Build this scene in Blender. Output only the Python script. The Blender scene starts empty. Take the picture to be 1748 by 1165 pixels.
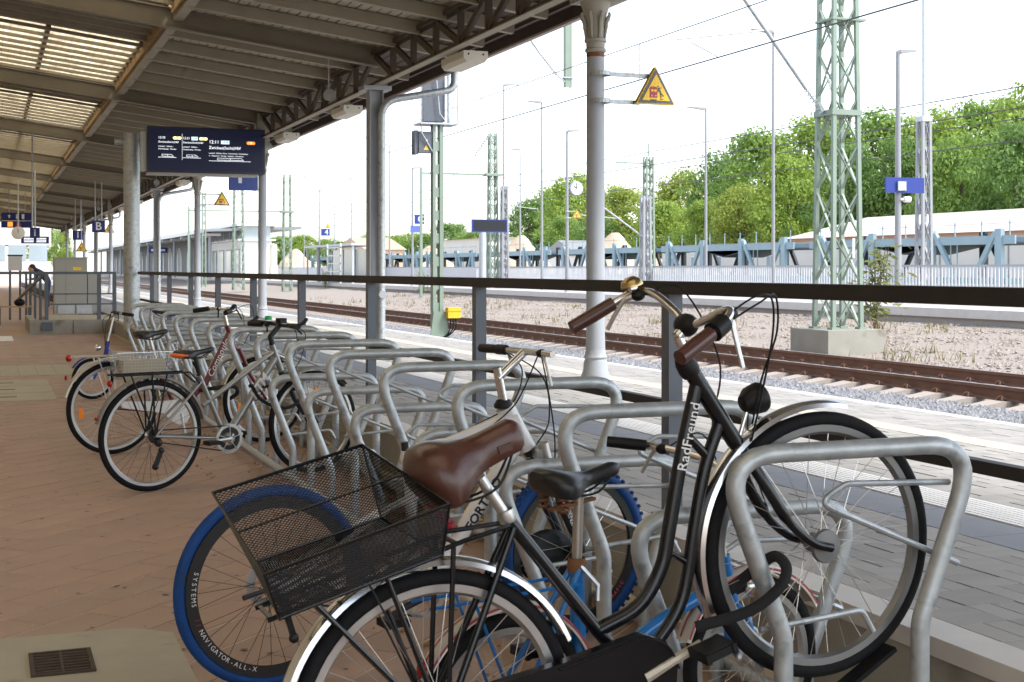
import bpy, math, random
from mathutils import Vector, Matrix, Quaternion
R = math.radians
random.seed(7)
SC = bpy.context.scene
COL = SC.collection
# ------------------------------------------------------------------ camera, sky, sun, exposure
CAM_H = 1.40                       # eye height above the brick floor; +Y runs along the platform, +X towards the tracks
YAW = math.atan(899 / 2350)
CY, SY = math.cos(YAW), math.sin(YAW)
cd = bpy.data.cameras.new('camera')
cam = bpy.data.objects.new('camera', cd); COL.objects.link(cam)
cd.sensor_width = 36; cd.lens = 36 * 2350 / 1748; cd.shift_y = -0.0707
cd.clip_start = 0.05; cd.clip_end = 3000
cd.dof.use_dof = True; cd.dof.focus_distance = 7.5; cd.dof.aperture_fstop = 16
cam.location = (0, 0, CAM_H); cam.rotation_euler = (R(90), 0, -YAW)
SC.camera = cam
SUN_EL, SUN_AZ = R(54), math.atan2(0.70, -0.71)
wd = bpy.data.worlds.new('World'); SC.world = wd; wd.use_nodes = True
wn = wd.node_tree.nodes; bg = wn['Background']
sky = wn.new('ShaderNodeTexSky'); sky.sky_type = 'NISHITA'; sky.sun_disc = False
sky.sun_elevation = SUN_EL; sky.sun_rotation = SUN_AZ
sky.air_density = 1.0; sky.dust_density = 1.0; sky.ozone_density = 1.0
hs = wn.new('ShaderNodeHueSaturation'); hs.inputs['Saturation'].default_value = .5     # thin white summer haze
wd.node_tree.links.new(sky.outputs[0], hs.inputs['Color']); wd.node_tree.links.new(hs.outputs[0], bg.inputs[0]); bg.inputs[1].default_value = 0.15
sl = bpy.data.lights.new('sun', 'SUN'); sl.energy = 1.5; sl.angle = R(10); sl.color = (1, .97, .92)
so = bpy.data.objects.new('sun', sl); COL.objects.link(so)
so.rotation_euler = Vector((math.sin(SUN_AZ) * math.cos(SUN_EL), math.cos(SUN_AZ) * math.cos(SUN_EL), math.sin(SUN_EL))).to_track_quat('Z', 'Y').to_euler()
SC.view_settings.view_transform = 'Standard'; SC.view_settings.look = 'None'
SC.view_settings.gamma = 1; SC.view_settings.use_curve_mapping = False
SC.view_settings.exposure = 1.58
SC.cycles.max_bounces = 7; SC.cycles.diffuse_bounces = 4; SC.cycles.glossy_bounces = 3; SC.cycles.transmission_bounces = 3; SC.cycles.caustics_reflective = False

# ------------------------------------------------------------------ materials
MATS = {}
def mat(name, col, rough=.6, metal=0., var=.12, scale=8., bump=0., bscale=60., spec=.5, stain=None, coat=0.):
    if name in MATS: return MATS[name]
    m = bpy.data.materials.new(name); m.use_nodes = True
    nt = m.node_tree; b = nt.nodes['Principled BSDF']
    b.inputs['Roughness'].default_value = rough; b.inputs['Metallic'].default_value = metal
    b.inputs['Specular IOR Level'].default_value = spec
    if coat: b.inputs['Coat Weight'].default_value = coat
    tc = nt.nodes.new('ShaderNodeTexCoord')
    n = nt.nodes.new('ShaderNodeTexNoise'); n.inputs['Scale'].default_value = scale; n.inputs['Detail'].default_value = 6
    nt.links.new(tc.outputs['Object'], n.inputs['Vector'])
    mx = nt.nodes.new('ShaderNodeMix'); mx.data_type = 'RGBA'
    lo = [max(0, c * (1 - var)) for c in col]; hi = [min(1, c * (1 + var)) for c in col]
    mx.inputs['A'].default_value = (*lo, 1); mx.inputs['B'].default_value = (*hi, 1)
    nt.links.new(n.outputs['Fac'], mx.inputs['Factor'])
    out = mx.outputs['Result']
    if stain:
        n2 = nt.nodes.new('ShaderNodeTexNoise'); n2.inputs['Scale'].default_value = stain[1]; n2.inputs['Detail'].default_value = 8
        nt.links.new(tc.outputs['Object'], n2.inputs['Vector'])
        cr = nt.nodes.new('ShaderNodeValToRGB'); cr.color_ramp.elements[0].position = stain[2]; cr.color_ramp.elements[1].position = min(1, stain[2] + .14)
        nt.links.new(n2.outputs['Fac'], cr.inputs['Fac'])
        m2 = nt.nodes.new('ShaderNodeMix'); m2.data_type = 'RGBA'; m2.inputs['B'].default_value = (*stain[0], 1)
        nt.links.new(cr.outputs['Color'], m2.inputs['Factor']); nt.links.new(out, m2.inputs['A']); out = m2.outputs['Result']
    nt.links.new(out, b.inputs['Base Color'])
    if bump:
        nb = nt.nodes.new('ShaderNodeTexNoise'); nb.inputs['Scale'].default_value = bscale; nb.inputs['Detail'].default_value = 4
        nt.links.new(tc.outputs['Object'], nb.inputs['Vector'])
        bp = nt.nodes.new('ShaderNodeBump'); bp.inputs['Strength'].default_value = bump; bp.inputs['Distance'].default_value = .01
        nt.links.new(nb.outputs['Fac'], bp.inputs['Height']); nt.links.new(bp.outputs['Normal'], b.inputs['Normal'])
    MATS[name] = m; return m
def emit(name, col, s):
    if name in MATS: return MATS[name]
    m = bpy.data.materials.new(name); m.use_nodes = True; b = m.node_tree.nodes['Principled BSDF']
    b.inputs['Base Color'].default_value = (*col, 1); b.inputs['Emission Color'].default_value = (*col, 1); b.inputs['Emission Strength'].default_value = s
    MATS[name] = m; return m
def leafmat(name, col, var=.45, rnd=.5):
    m = bpy.data.materials.new(name); m.use_nodes = True; nt = m.node_tree; b = nt.nodes['Principled BSDF']
    g = nt.nodes.new('ShaderNodeNewGeometry'); mx = nt.nodes.new('ShaderNodeMix'); mx.data_type = 'RGBA'
    mx.inputs['A'].default_value = (*[c * (1 - var) for c in col], 1); mx.inputs['B'].default_value = (col[0] * 1.5, col[1] * 1.3, col[2] * 1.1, 1)
    nt.links.new(g.outputs['Random Per Island'], mx.inputs['Factor']); nt.links.new(mx.outputs['Result'], b.inputs['Base Color'])
    b.inputs['Roughness'].default_value = .6
    tr = nt.nodes.new('ShaderNodeBsdfTranslucent'); nt.links.new(mx.outputs['Result'], tr.inputs['Color'])
    ms = nt.nodes.new('ShaderNodeMixShader'); ms.inputs[0].default_value = .45
    nt.links.new(b.outputs[0], ms.inputs[1]); nt.links.new(tr.outputs[0], ms.inputs[2]); nt.links.new(ms.outputs[0], nt.nodes['Material Output'].inputs[0])
    MATS[name] = m; return m
GALV = mat('galvanised', (.46, .49, .50), .46, .55, .32, 24, .08, 90, .5, ((.25, .28, .285), 14, .56))
GALVD = mat('galvanised_dull', (.50, .53, .54), .5, .5, .2, 14)
BLACKP = mat('black_paint', (.004, .005, .007), .25, 0, .3, 20, 0, 60, .45, ((.06, .045, .035), 30, .74), .08)
RUB = mat('rubber', (.010, .010, .011), .75, 0, .3, 30, .25, 150, .2)
CHROME = mat('chrome', (.72, .72, .71), .2, 1., .12, 12)
ALU = mat('aluminium', (.60, .60, .59), .35, .9, .15, 20)
STEELW = mat('spoke_steel', (.62, .62, .60), .3, .9, .1, 10)
DARKM = mat('dark_metal', (.02, .021, .024), .45, .4, .3, 25)
PLAST = mat('black_plastic', (.007, .007, .008), .5, 0, .3, 30, 0, 60, .3)
ANTH = mat('anthracite_rail', (.11, .125, .15), .45, .1, .15, 6)
HANDR = mat('handrail_dark', (.032, .028, .026), .55, 0, .3, 5, .05, 40, .25)
CONC = mat('concrete', (.33, .315, .27), .85, 0, .2, 4, .15, 70, .3, ((.17, .15, .11), 2.2, .60))
CONCW = mat('coping_concrete', (.62, .60, .57), .8, 0, .12, 6, .1, 90)
TILE = mat('clinker_tile', (.40, .272, .205), .6, 0, .16, 2.6, .12, 60, .4, ((.29, .20, .152), 1.6, .58))
TILE2 = mat('clinker_tile_brown', (.38, .262, .20), .6, 0, .16, 2.6, .12, 60, .4)
TILE3 = mat('clinker_tile_red', (.415, .277, .207), .58, 0, .16, 2.6, .12, 60, .4)
MORTAR = mat('mortar', (.66, .56, .45), .9, 0, .2, 5)
PAVE = mat('grey_paver', (.37, .355, .335), .8, 0, .12, 5, .12, 90, .3)
PAVE2 = mat('grey_paver_light', (.395, .378, .357), .8, 0, .12, 5, .12, 90, .3)
PAVE3 = mat('grey_paver_dark', (.34, .326, .308), .8, 0, .12, 5, .12, 90, .3)
JOINT = mat('paver_joint', (.12, .10, .08), .95, 0, .3, 10)
SLAB = mat('anthracite_slab', (.235, .245, .27), .7, 0, .12, 5, .06, 90)
WHITEC = mat('white_tactile', (.84, .83, .81), .7, 0, .08, 8)
YELC = mat('cream_line_stone', (.58, .52, .42), .75, 0, .12, 6)
BALL = mat('ballast_stone', (.255, .255, .265), .85, 0, .4, 9)
BALLB = mat('ballast_bed', (.20, .197, .193), .95, 0, .5, 60, .8, 40, .2)
GRAV = mat('old_gravel', (.315, .27, .232), .95, 0, .5, 22, .9, 30, .2, ((.26, .25, .13), .8, .63))
RAILB = mat('rusty_rail', (.19, .095, .06), .7, .1, .3, 6, .1, 80)
RAILT = mat('rail_head', (.26, .22, .20), .45, .5, .2, 6)
SLEEP = mat('sleeper_concrete', (.42, .36, .31), .85, 0, .2, 5, .1, 60, .3, ((.35, .22, .14), 4, .6))
GREEN = mat('mast_green', (.25, .315, .25), .55, .1, .15, 3)
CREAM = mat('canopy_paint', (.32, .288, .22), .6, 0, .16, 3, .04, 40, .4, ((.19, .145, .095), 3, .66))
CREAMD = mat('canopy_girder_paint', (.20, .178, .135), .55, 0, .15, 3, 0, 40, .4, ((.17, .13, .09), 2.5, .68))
BOARD = mat('roof_board', (.43, .395, .31), .7, 0, .14, 4, .08, 60, .3)
TAN = mat('timber_tan', (.42, .28, .14), .7, 0, .3, 6, .1, 50)
TRUSS = mat('truss_paint', (.085, .07, .05), .6, 0, .2, 4, 0, 40, .4, ((.06, .04, .03), 3, .62))
SOFF = mat('fascia_brown', (.085, .062, .05), .7, 0, .3, 8)
COLP = mat('column_paint', (.36, .38, .41), .5, .05, .1, 4, .05, 50)
CAPP = mat('capital_paint', (.36, .34, .29), .6, 0, .12, 8)
BLUE = mat('sign_blue', (.012, .02, .16), .4, 0, .1, 4)
BLUEB = mat('sign_blue_bright', (.012, .035, .25), .4, 0, .1, 4)
WHITE = mat('white_paint', (.78, .78, .77), .5, 0, .05, 5)
YEL = mat('sign_yellow', (.95, .60, .03), .45, 0, .05, 5)
SGREY = mat('sign_grey', (.11, .12, .14), .5, 0, .2, 20)
SRED = mat('sign_red', (.42, .06, .07), .5, 0, .1, 5)
ORANGE = mat('orange_reflector', (.95, .25, .01), .3, 0, .15, 30, 0, 60, .6)
REDR = mat('red_reflector', (.35, .008, .008), .2, 0, .2, 30)
BROWNL = mat('brown_leather', (.075, .027, .018), .3, 0, .2, 14, .06, 160, .55)
BLACKL = mat('black_saddle', (.012, .012, .013), .38, 0, .3, 20, .05, 140)
WIRE = mat('wire', (.06, .06, .063), .5, 0, .1, 5)
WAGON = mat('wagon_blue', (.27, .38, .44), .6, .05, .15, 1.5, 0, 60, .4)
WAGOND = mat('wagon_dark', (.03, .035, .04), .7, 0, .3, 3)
SHEDW = mat('shed_white', (.66, .64, .60), .8, 0, .08, .6)
SHEDR = mat('shed_roof', (.58, .53, .49), .8, 0, .1, .5)
SAND = mat('sand', (.55, .43, .31), .95, 0, .2, 1.2, .5, 4)
GLASS = mat('glass_pane', (.35, .42, .45), .08, 0, .1, 2, 0, 60, .8)
GREYB = mat('far_grey', (.26, .27, .28), .6, 0, .1, 2)
CAB = mat('cabinet_grey', (.36, .36, .33), .55, 0, .06, 2)
LAMPW = mat('lamp_box', (.70, .67, .58), .5, 0, .06, 5)
SKIN = mat('skin', (.55, .33, .24), .6)
NAVY = mat('navy_cloth', (.03, .05, .10), .9)
RUST = mat('rusty_iron', (.22, .10, .045), .75, .3, .4, 30)

# ------------------------------------------------------------------ mesh helpers
class MB:
    def __init__(s): s.v = []; s.f = []
    def box(s, a, b, M=None):
        x0, y0, z0 = a; x1, y1, z1 = b; n = len(s.v)
        p = [(x0, y0, z0), (x1, y0, z0), (x1, y1, z0), (x0, y1, z0), (x0, y0, z1), (x1, y0, z1), (x1, y1, z1), (x0, y1, z1)]
        s.v += [tuple(M @ Vector(q)) for q in p] if M else p
        s.f += [tuple(n + i for i in q) for q in ((0, 3, 2, 1), (4, 5, 6, 7), (0, 1, 5, 4), (1, 2, 6, 5), (2, 3, 7, 6), (3, 0, 4, 7))]
        return s
    def cbox(s, c, d): return s.box([c[i] - d[i] / 2 for i in range(3)], [c[i] + d[i] / 2 for i in range(3)])
    def bar(s, p, q, w, h=None, up=(0, 0, 1)):
        p, q = Vector(p), Vector(q); h = h or w; d = (q - p); L = d.length
        if L < 1e-6: return s
        d /= L; u = Vector(up)
        if abs(d.dot(u)) > .98: u = Vector((1, 0, 0))
        a = d.cross(u).normalized(); b = a.cross(d)
        M = Matrix((a, d, b)).transposed().to_4x4(); M.translation = p
        return s.box((-w / 2, 0, -h / 2), (w / 2, L, h / 2), M)
    def tube(s, pts, r, n=10, closed=False, caps=True):
        pts = [Vector(p) for p in pts]; N = len(pts)
        rs = r if isinstance(r, (list, tuple)) else [r] * N
        def tan(i):
            if closed: return (pts[(i + 1) % N] - pts[i - 1]).normalized()
            if i == 0: return (pts[1] - pts[0]).normalized()
            if i == N - 1: return (pts[-1] - pts[-2]).normalized()
            return ((pts[i + 1] - pts[i]).normalized() + (pts[i] - pts[i - 1]).normalized()).normalized()
        t = tan(0); u = t.orthogonal().normalized(); base = len(s.v); pt = t
        for i in range(N):
            t = tan(i); q = pt.rotation_difference(t); u = (q @ u); u = (u - t * u.dot(t)).normalized(); w = t.cross(u); pt = t
            for k in range(n):
                a = 2 * math.pi * k / n; s.v.append(tuple(pts[i] + (u * math.cos(a) + w * math.sin(a)) * rs[i]))
        for i in range(N if closed else N - 1):
            j = (i + 1) % N
            for k in range(n):
                l = (k + 1) % n; s.f.append((base + i * n + k, base + i * n + l, base + j * n + l, base + j * n + k))
        if caps and not closed:
            s.f.append(tuple(base + k for k in reversed(range(n)))); s.f.append(tuple(base + (N - 1) * n + k for k in range(n)))
        return s
    def cyl(s, p, q, r, n=12, r2=None): return s.tube([p, q], [r, r if r2 is None else r2], n)
    def lathe(s, prof, n=20, c=(0, 0, 0), axis='z', a0=0., a1=2 * math.pi):
        full = abs(a1 - a0 - 2 * math.pi) < 1e-6; m = n if full else n + 1; base = len(s.v)
        for (r, h) in prof:
            for k in range(m):
                a = a0 + (a1 - a0) * k / n; x, y = r * math.cos(a), r * math.sin(a)
                s.v.append((c[0] + x, c[1] + y, c[2] + h) if axis == 'z' else (c[0] + x, c[1] + h, c[2] + y))
        for i in range(len(prof) - 1):
            for k in range(n):
                l = (k + 1) % m; s.f.append((base + i * m + k, base + i * m + l, base + (i + 1) * m + l, base + (i + 1) * m + k))
        return s
    def torus(s, R_, r, n=48, m=10, c=(0, 0, 0), sy=1.):   # axis = y
        prof = [(R_ + r * math.cos(2 * math.pi * k / m), r * sy * math.sin(2 * math.pi * k / m)) for k in range(m + 1)]
        return s.lathe(prof, n, c, 'y')
    def ball(s, c, r, n=10, sc=(1, 1, 1)):
        base = len(s.v)
        for i in range(n + 1):
            ph = math.pi * i / n
            for k in range(n):
                a = 2 * math.pi * k / n
                s.v.append((c[0] + r * sc[0] * math.sin(ph) * math.cos(a), c[1] + r * sc[1] * math.sin(ph) * math.sin(a), c[2] + r * sc[2] * math.cos(ph)))
        for i in range(n):
            for k in range(n): l = (k + 1) % n; s.f.append((base + i * n + k, base + (i + 1) * n + k, base + (i + 1) * n + l, base + i * n + l))
        return s
    def prism(s, poly, h, M=None):     # poly in local xy, extruded along z from 0 to h
        n = len(poly); b = len(s.v)
        p = [(x, y, 0) for x, y in poly] + [(x, y, h) for x, y in poly]
        s.v += [tuple(M @ Vector(q)) for q in p] if M else p
        s.f.append(tuple(b + i for i in reversed(range(n)))); s.f.append(tuple(b + n + i for i in range(n)))
        for i in range(n): j = (i + 1) % n; s.f.append((b + i, b + j, b + n + j, b + n + i))
        return s
    def quad(s, *p):
        b = len(s.v); s.v += [tuple(q) for q in p]; s.f.append(tuple(range(b, b + len(p)))); return s
    def mesh(s, name, m, smooth=False):
        me = bpy.data.meshes.new(name); me.from_pydata(s.v, [], s.f); me.materials.append(m)
        if smooth: me.polygons.foreach_set('use_smooth', [True] * len(me.polygons)); me.set_sharp_from_angle(angle=R(40))
        return me
    def build(s, name, m, parent=None, smooth=False, loc=None):
        return link(name, s.mesh(name, m, smooth), parent, loc)
def link(name, me, parent=None, loc=None):
    o = bpy.data.objects.new(name, me); COL.objects.link(o)
    if parent: o.parent = parent
    if loc: o.location = loc
    return o
def tag(o, label, cat, group=None):
    o['label'] = label; o['category'] = cat
    if group: o['group'] = group
    return o
def thing(name, label, cat, loc=(0, 0, 0), rz=0, group=None):
    o = bpy.data.objects.new(name, None); COL.objects.link(o); o.location = loc; o.rotation_euler = (0, 0, rz)
    return tag(o, label, cat, group)
def struct(o): o['kind'] = 'structure'; return o
def stuff(o): o['kind'] = 'stuff'; return o
def sempty(name): o = bpy.data.objects.new(name, None); COL.objects.link(o); return struct(o)
def copy_tree(o, parent=None):
    c = o.copy(); COL.objects.link(c); c.parent = parent
    for ch in o.children: copy_tree(ch, c)
    return c
def fillet(pts, rad, n=6):
    pts = [Vector(p) for p in pts]; out = [pts[0]]
    for i in range(1, len(pts) - 1):
        a, b, c = pts[i - 1], pts[i], pts[i + 1]; u, v = (a - b).normalized(), (c - b).normalized()
        ang = u.angle(v); r = rad[i - 1] if isinstance(rad, (list, tuple)) else rad
        t = min(r / math.tan(ang / 2), (a - b).length * .48, (c - b).length * .48)
        p, q = b + u * t, b + v * t
        for k in range(n + 1):
            f = k / n; out.append(p * (1 - f) ** 2 + b * 2 * f * (1 - f) + q * f * f)
    out.append(pts[-1]); return out
def smoothpath(pts, n=6):
    P = [Vector(p) for p in pts]; P = [P[0] * 2 - P[1]] + P + [P[-1] * 2 - P[-2]]; out = []
    for i in range(1, len(P) - 2):
        for k in range(n):
            t = k / n; a, b, c, d = P[i - 1], P[i], P[i + 1], P[i + 2]
            out.append(.5 * ((2 * b) + (c - a) * t + (2 * a - 5 * b + 4 * c - d) * t * t + (3 * b - a - 3 * c + d) * t ** 3))
    out.append(P[-2]); return out
DG = bpy.context.evaluated_depsgraph_get()
def text(s, size, m, parent, M, name='lettering', ext=.0008, bold=0., ax='CENTER', shear=0.):
    cu = bpy.data.curves.new(name, 'FONT'); cu.body = s; cu.size = size; cu.extrude = ext; cu.offset = bold; cu.shear = shear
    cu.align_x = ax; cu.align_y = 'CENTER'; cu.resolution_u = 2
    t = bpy.data.objects.new('tmp', cu); COL.objects.link(t)
    dg = bpy.context.evaluated_depsgraph_get(); me = bpy.data.meshes.new_from_object(t.evaluated_get(dg))
    bpy.data.objects.remove(t); me.name = name; me.materials.clear(); me.materials.append(m)
    o = link(name, me, parent); o.matrix_local = M; return o
def face_cam(x, y, z, roll=0.):    # lettering on a face whose normal is -Y
    return Matrix.Translation((x, y, z)) @ Matrix.Rotation(R(90), 4, 'X') @ Matrix.Rotation(roll, 4, 'Z')
def at(px, X):                     # ground plan: distance along the platform of a thing that stands X metres towards the tracks
    d = 2350 * X / (CY * (px + 25)); return (d - X * SY) / CY
def dep(X, Y): return Y * CY + X * SY
def zat(py, X, Y): return CAM_H - (py - 459) * dep(X, Y) / 2350
ORD = ['first', 'second', 'third', 'fourth', 'fifth', 'sixth', 'seventh', 'eighth', 'ninth', 'tenth', 'eleventh', 'twelfth', 'thirteenth', 'fourteenth', 'fifteenth', 'sixteenth', 'seventeenth', 'eighteenth', 'nineteenth', 'twentieth', 'twenty-first', 'twenty-second', 'twenty-third', 'twenty-fourth', 'twenty-fifth', 'twenty-sixth']

# ================================================================== GROUND
PZ = .32                           # platform surface
g = MB(); g.quad((-400, -300, -.9), (600, -300, -.9), (600, 900, -.9), (-400, 900, -.9)); struct(g.build('ground', GRAV))
fl = MB().box((-6, -12, -.3), (2.62, 130, -.0045)).build('brick_floor', MORTAR); struct(fl)
# clinker tiles laid at 45 degrees in running bond
def in_poly(x, y): return -.4 < x < 2.585 and 3.2 < y < 30.6
HOLES = [(-1, .68, 4.2, 5.54), (-1, .76, 15.4, 18.4), (-1, 1.16, 19.0, 21.2), (-1, .56, 28.2, 30.4)]
tiles = []
q2 = math.sqrt(.5)
for r_ in range(-160, 160):
    v = r_ * .21
    for k in range(-60, 100):
        u = k * .42 + (r_ % 2) * .21
        x, y = (u - v) * q2, (u + v) * q2
        if in_poly(x, y): tiles.append((x, y))
tiles.sort(key=lambda p: dep(*p))
tm = [MB().box((-.2075, -.0985, -.03), (.2075, .0985, 0)).mesh('floor_tile', m) for m in (TILE, TILE2, TILE3)]
vis = [p for p in tiles if (p[0] * CY - p[1] * SY) / dep(*p) > -.40][:300]; vs = set(vis)
for x, y in vis:
    o = link('floor_tile', random.choice(tm), fl, (x, y, random.uniform(-.0015, .0008))); o.rotation_euler = (0, 0, R(45))
mb = [MB(), MB(), MB()]
for x, y in tiles:
    if (x, y) in vs: continue
    dz = random.uniform(-.0015, .0008); M = Matrix.Translation((x, y, dz)) @ Matrix.Rotation(R(45), 4, 'Z')
    random.choice(mb).box((-.2075, -.0985, -.03), (.2075, .0985, 0), M)
for m_, t in zip((TILE, TILE2, TILE3), mb): stuff(t.build('floor_tile_field', m_, fl))
MB().box((-6, 30.6, -.03), (2.6, 130, 0)).build('far_floor', TILE, fl)
MB().box((-6, -12, -.03), (-.4, 30.6, 0)).build('side_floor', TILE, fl)
MB().box((-.4, -12, -.03), (2.585, 3.2, 0)).build('near_floor', TILE, fl)
# concrete cover slab with drain grate, drain slabs, paver strips set in the floor
sl_ = MB().prism([(-.5, 4.2), (.672, 4.2), (.672, 5.4), (.52, 5.535), (-.5, 5.535)], .034, Matrix.Translation((0, 0, -.03))).build('cover_slab', mat('slab_concrete', (.42, .385, .30), .85, 0, .15, 5, .2, 70, .3, ((.24, .21, .16), 3.5, .60)), fl)
gt = MB()
gt.box((.145, 4.97, .0045), (.36, 4.985, .012)).box((.145, 5.255, .0045), (.36, 5.27, .012)).box((.145, 4.985, .0045), (.16, 5.255, .012)).box((.345, 4.985, .0045), (.36, 5.255, .012))
for i in range(7): gt.box((.16, 5.0 + i * .037, .0045), (.345, 5.015 + i * .037, .011))
gt.box((.247, 4.985, .0045), (.257, 5.255, .0105))
gr_ = thing('drain_grate', 'small rusty rectangular drain grate in the concrete slab at bottom left', 'drain grate'); gt.build('grate_bars', mat('grate_iron', (.075, .052, .036), .8, .2, .35, 25), gr_)
MB().box((.15, 4.975, .0042), (.355, 5.265, .0055)).build('grate_pit', DARKM, gr_)
BEIGE = mat('beige_slab', (.44, .39, .29), .8, 0, .14, 4, .08, 70)
for i in range(3):
    a = 15.45 + i * .98; MB().box((-.6, a, -.03), (.72, a + .94, .004)).build('drain_slab', BEIGE, fl); MB().box((.06, a + .45, .004), (.32, a + .53, .006)).build('slot', DARKM, fl)
for i in range(8): MB().box((1.13 - (i + 1) * .235, 19.05, -.03), (1.13 - i * .235 - .008, 21.1, .004)).build('border_slab', BEIGE, fl)
for i in range(4):
    o = MB().box((.52 - (i + 1) * .3, 28.3, -.03), (.52 - i * .3 - .006, 30.3, .004))
    for k in range(6): o.box((.52 - (i + 1) * .3 + .02 + k * .045, 28.32, .004), (.52 - (i + 1) * .3 + .04 + k * .045, 30.28, .01))
    o.build('ribbed_slab', WHITEC, fl)
# ---- platform
pf = MB().box((2.74, -14, -.5), (6.66, 140, PZ - .032)).build('platform', JOINT); struct(pf)
MB().box((6.6, -14, -.6), (6.72, 140, PZ)).build('platform_edge_kerb', CONCW, pf)
rw = MB()
y = -13.
wall = sempty('retaining_wall')
while y < 31:
    L = 2.48; MB().box((2.60, y + .006, -.3), (2.735, min(y + L, 30.9) - .006, PZ - .055)).build('wall_panel', CONC, wall)
    MB().box((2.592, y + .004, PZ - .055), (2.738, min(y + L, 30.9) - .004, PZ + .002)).build('coping_stone', CONCW, wall); y += L
pv = []
def cells(x0, x1, ph):
    nx = int(round((x1 - x0) / .2)); w = (x1 - x0) / nx
    for j in range(int((31 - 1.5) / w)):
        for i in range(nx):
            cx, cy = x0 + (i + .5) * w, 1.5 + (j + .5) * w
            if (i + j + ph) % 2: pv.append((cx - w / 4, cy, w, 1)); pv.append((cx + w / 4, cy, w, 1))
            else: pv.append((cx, cy - w / 4, w, 0)); pv.append((cx, cy + w / 4, w, 0))
cells(2.745, 3.70, 0); cells(4.325, 5.66, 1); cells(5.895, 6.598, 0)
pv.sort(key=lambda p: dep(p[0], p[1]))
pms = [PAVE, PAVE2, PAVE3]
pm = [[MB().box((-.0435, -.0985, -.03), (.0435, .0985, 0)).mesh('paver', m) for m in pms], [MB().box((-.094, -.0485, -.03), (.094, .0485, 0)).mesh('paver', m) for m in pms]]
vis = [p for p in pv if (p[0] * CY - p[1] * SY) / dep(p[0], p[1]) < .38][:300]; vs = set(vis)
for p in vis:
    link('paver', random.choice(pm[0 if p[3] else 1]), pf, (p[0], p[1], PZ + random.uniform(-.002, .001)))
mb = [MB(), MB(), MB()]
for p in pv:
    if p in vs: continue
    a, b = (.0435, .0985) if p[3] else (.094, .0478); z = PZ + random.uniform(-.002, .001)
    random.choice(mb).box((p[0] - a, p[1] - b, PZ - .03), (p[0] + a, p[1] + b, z))
for m_, t in zip(pms, mb): stuff(t.build('paver_field', m_, pf))
for a, b in ((2.745, 3.70), (4.325, 5.66), (5.895, 6.598)):
    MB().box((a, 31, PZ - .03), (b, 138, PZ)).build('far_paving', PAVE, pf); MB().box((a, -13, PZ - .03), (b, 1.5, PZ)).build('near_paving', PAVE, pf)
sm_ = MB().box((-.163, -.297, -.03), (.163, .297, 0)).mesh('anthracite_slab', SLAB)
for j in range(60): link('anthracite_slab', sm_, pf, (3.868, 1.8 + j * .6, PZ))
MB().box((3.705, 37.6, PZ - .03), (4.03, 138, PZ)).build('far_slab_band', SLAB, pf)
tb = MB()
for k in range(8): tb.box((-.138 + k * .0365, -.148, 0), (-.138 + k * .0365 + .025, .148, .005))
tme = tb.mesh('tactile_ribs', WHITEC); tbm = MB().box((-.1435, -.149, -.03), (.1435, .149, 0)).mesh('tactile_slab', SLAB)
for j in range(130): o = link('tactile_slab', tbm, pf, (4.178, 1.8 + j * .3, PZ)); link('tactile_ribs', tme, o)
MB().box((4.035, 40.7, PZ - .03), (4.32, 138, PZ + .003)).build('far_tactile_band', WHITEC, pf)
ym = MB().box((-.1125, -.147, -.03), (.1125, .147, .0)).mesh('cream_line_stone', YELC)
for j in range(130): link('cream_line_stone', ym, pf, (5.778, 1.8 + j * .3, PZ + .001))
MB().box((5.665, 40.7, PZ - .03), (5.89, 138, PZ)).build('far_line', YELC, pf)
# ---- ballast, track, old gravel bed, far platform
bb = MB(); prof = [(6.7, .12), (8.0, .06), (9.2, -.16), (10.4, -.23), (13.6, -.23), (14.4, -.12), (16, .02), (20.2, .14)]
for (xa, za), (xb, zb) in zip(prof[:4], prof[1:5]):
    for j in range(40): bb.quad((xa, -20 + j * 8, za), (xb, -20 + j * 8, zb), (xb, -12 + j * 8, zb), (xa, -12 + j * 8, za))
struct(bb.build('ballast_bed', BALLB))
bb = MB(); NX = 14
def gz(x, y): return (-.23 + (x - 13.2) * .055) + .05 * math.sin(x * 2.1 + y * .7) * math.sin(y * .45 + x) * (min(1, (x - 13.2) * .5))
for j in range(120):
    for i in range(NX):
        xa, xb = 13.2 + i * .51, 13.2 + (i + 1) * .51; ya, yb = -10 + j * 2, -8 + j * 2
        bb.quad((xa, ya, gz(xa, ya)), (xb, ya, gz(xb, ya)), (xb, yb, gz(xb, yb)), (xa, yb, gz(xa, yb)))
struct(bb.build('old_gravel_bed', GRAV, None, True))
def stones(n, xr, yr, zf, smin, smax, m, name, near):
    s = MB()
    for _ in range(n):
        t = random.random() ** near; x = random.uniform(*xr); y = yr[0] + (yr[1] - yr[0]) * t; z = zf(x, y); r = random.uniform(smin, smax)
        b = len(s.v); a0 = random.random() * 6.28
        for k in range(4): s.v.append((x + r * random.uniform(.7, 1.2) * math.cos(a0 + k * 1.57), y + r * random.uniform(.7, 1.2) * math.sin(a0 + k * 1.57), z + random.uniform(-.3, .3) * r))
        s.v.append((x + random.uniform(-.3, .3) * r, y + random.uniform(-.3, .3) * r, z + r * random.uniform(.5, .9)))
        s.f += [(b, b + 1, b + 4), (b + 1, b + 2, b + 4), (b + 2, b + 3, b + 4), (b + 3, b, b + 4)]
    return stuff(s.build(name, m))
def bz(x, y):
    for (xa, za), (xb, zb) in zip(prof, prof[1:]):
        if xa <= x <= xb: return za + (zb - za) * (x - xa) / (xb - xa)
    return 0
tag(stones(16000, (8.2, 11.0), (11, 45), bz, .025, .055, BALL, 'ballast_stones', 1.7), 'loose grey ballast stones between the platform edge and the track', 'ballast')
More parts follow.
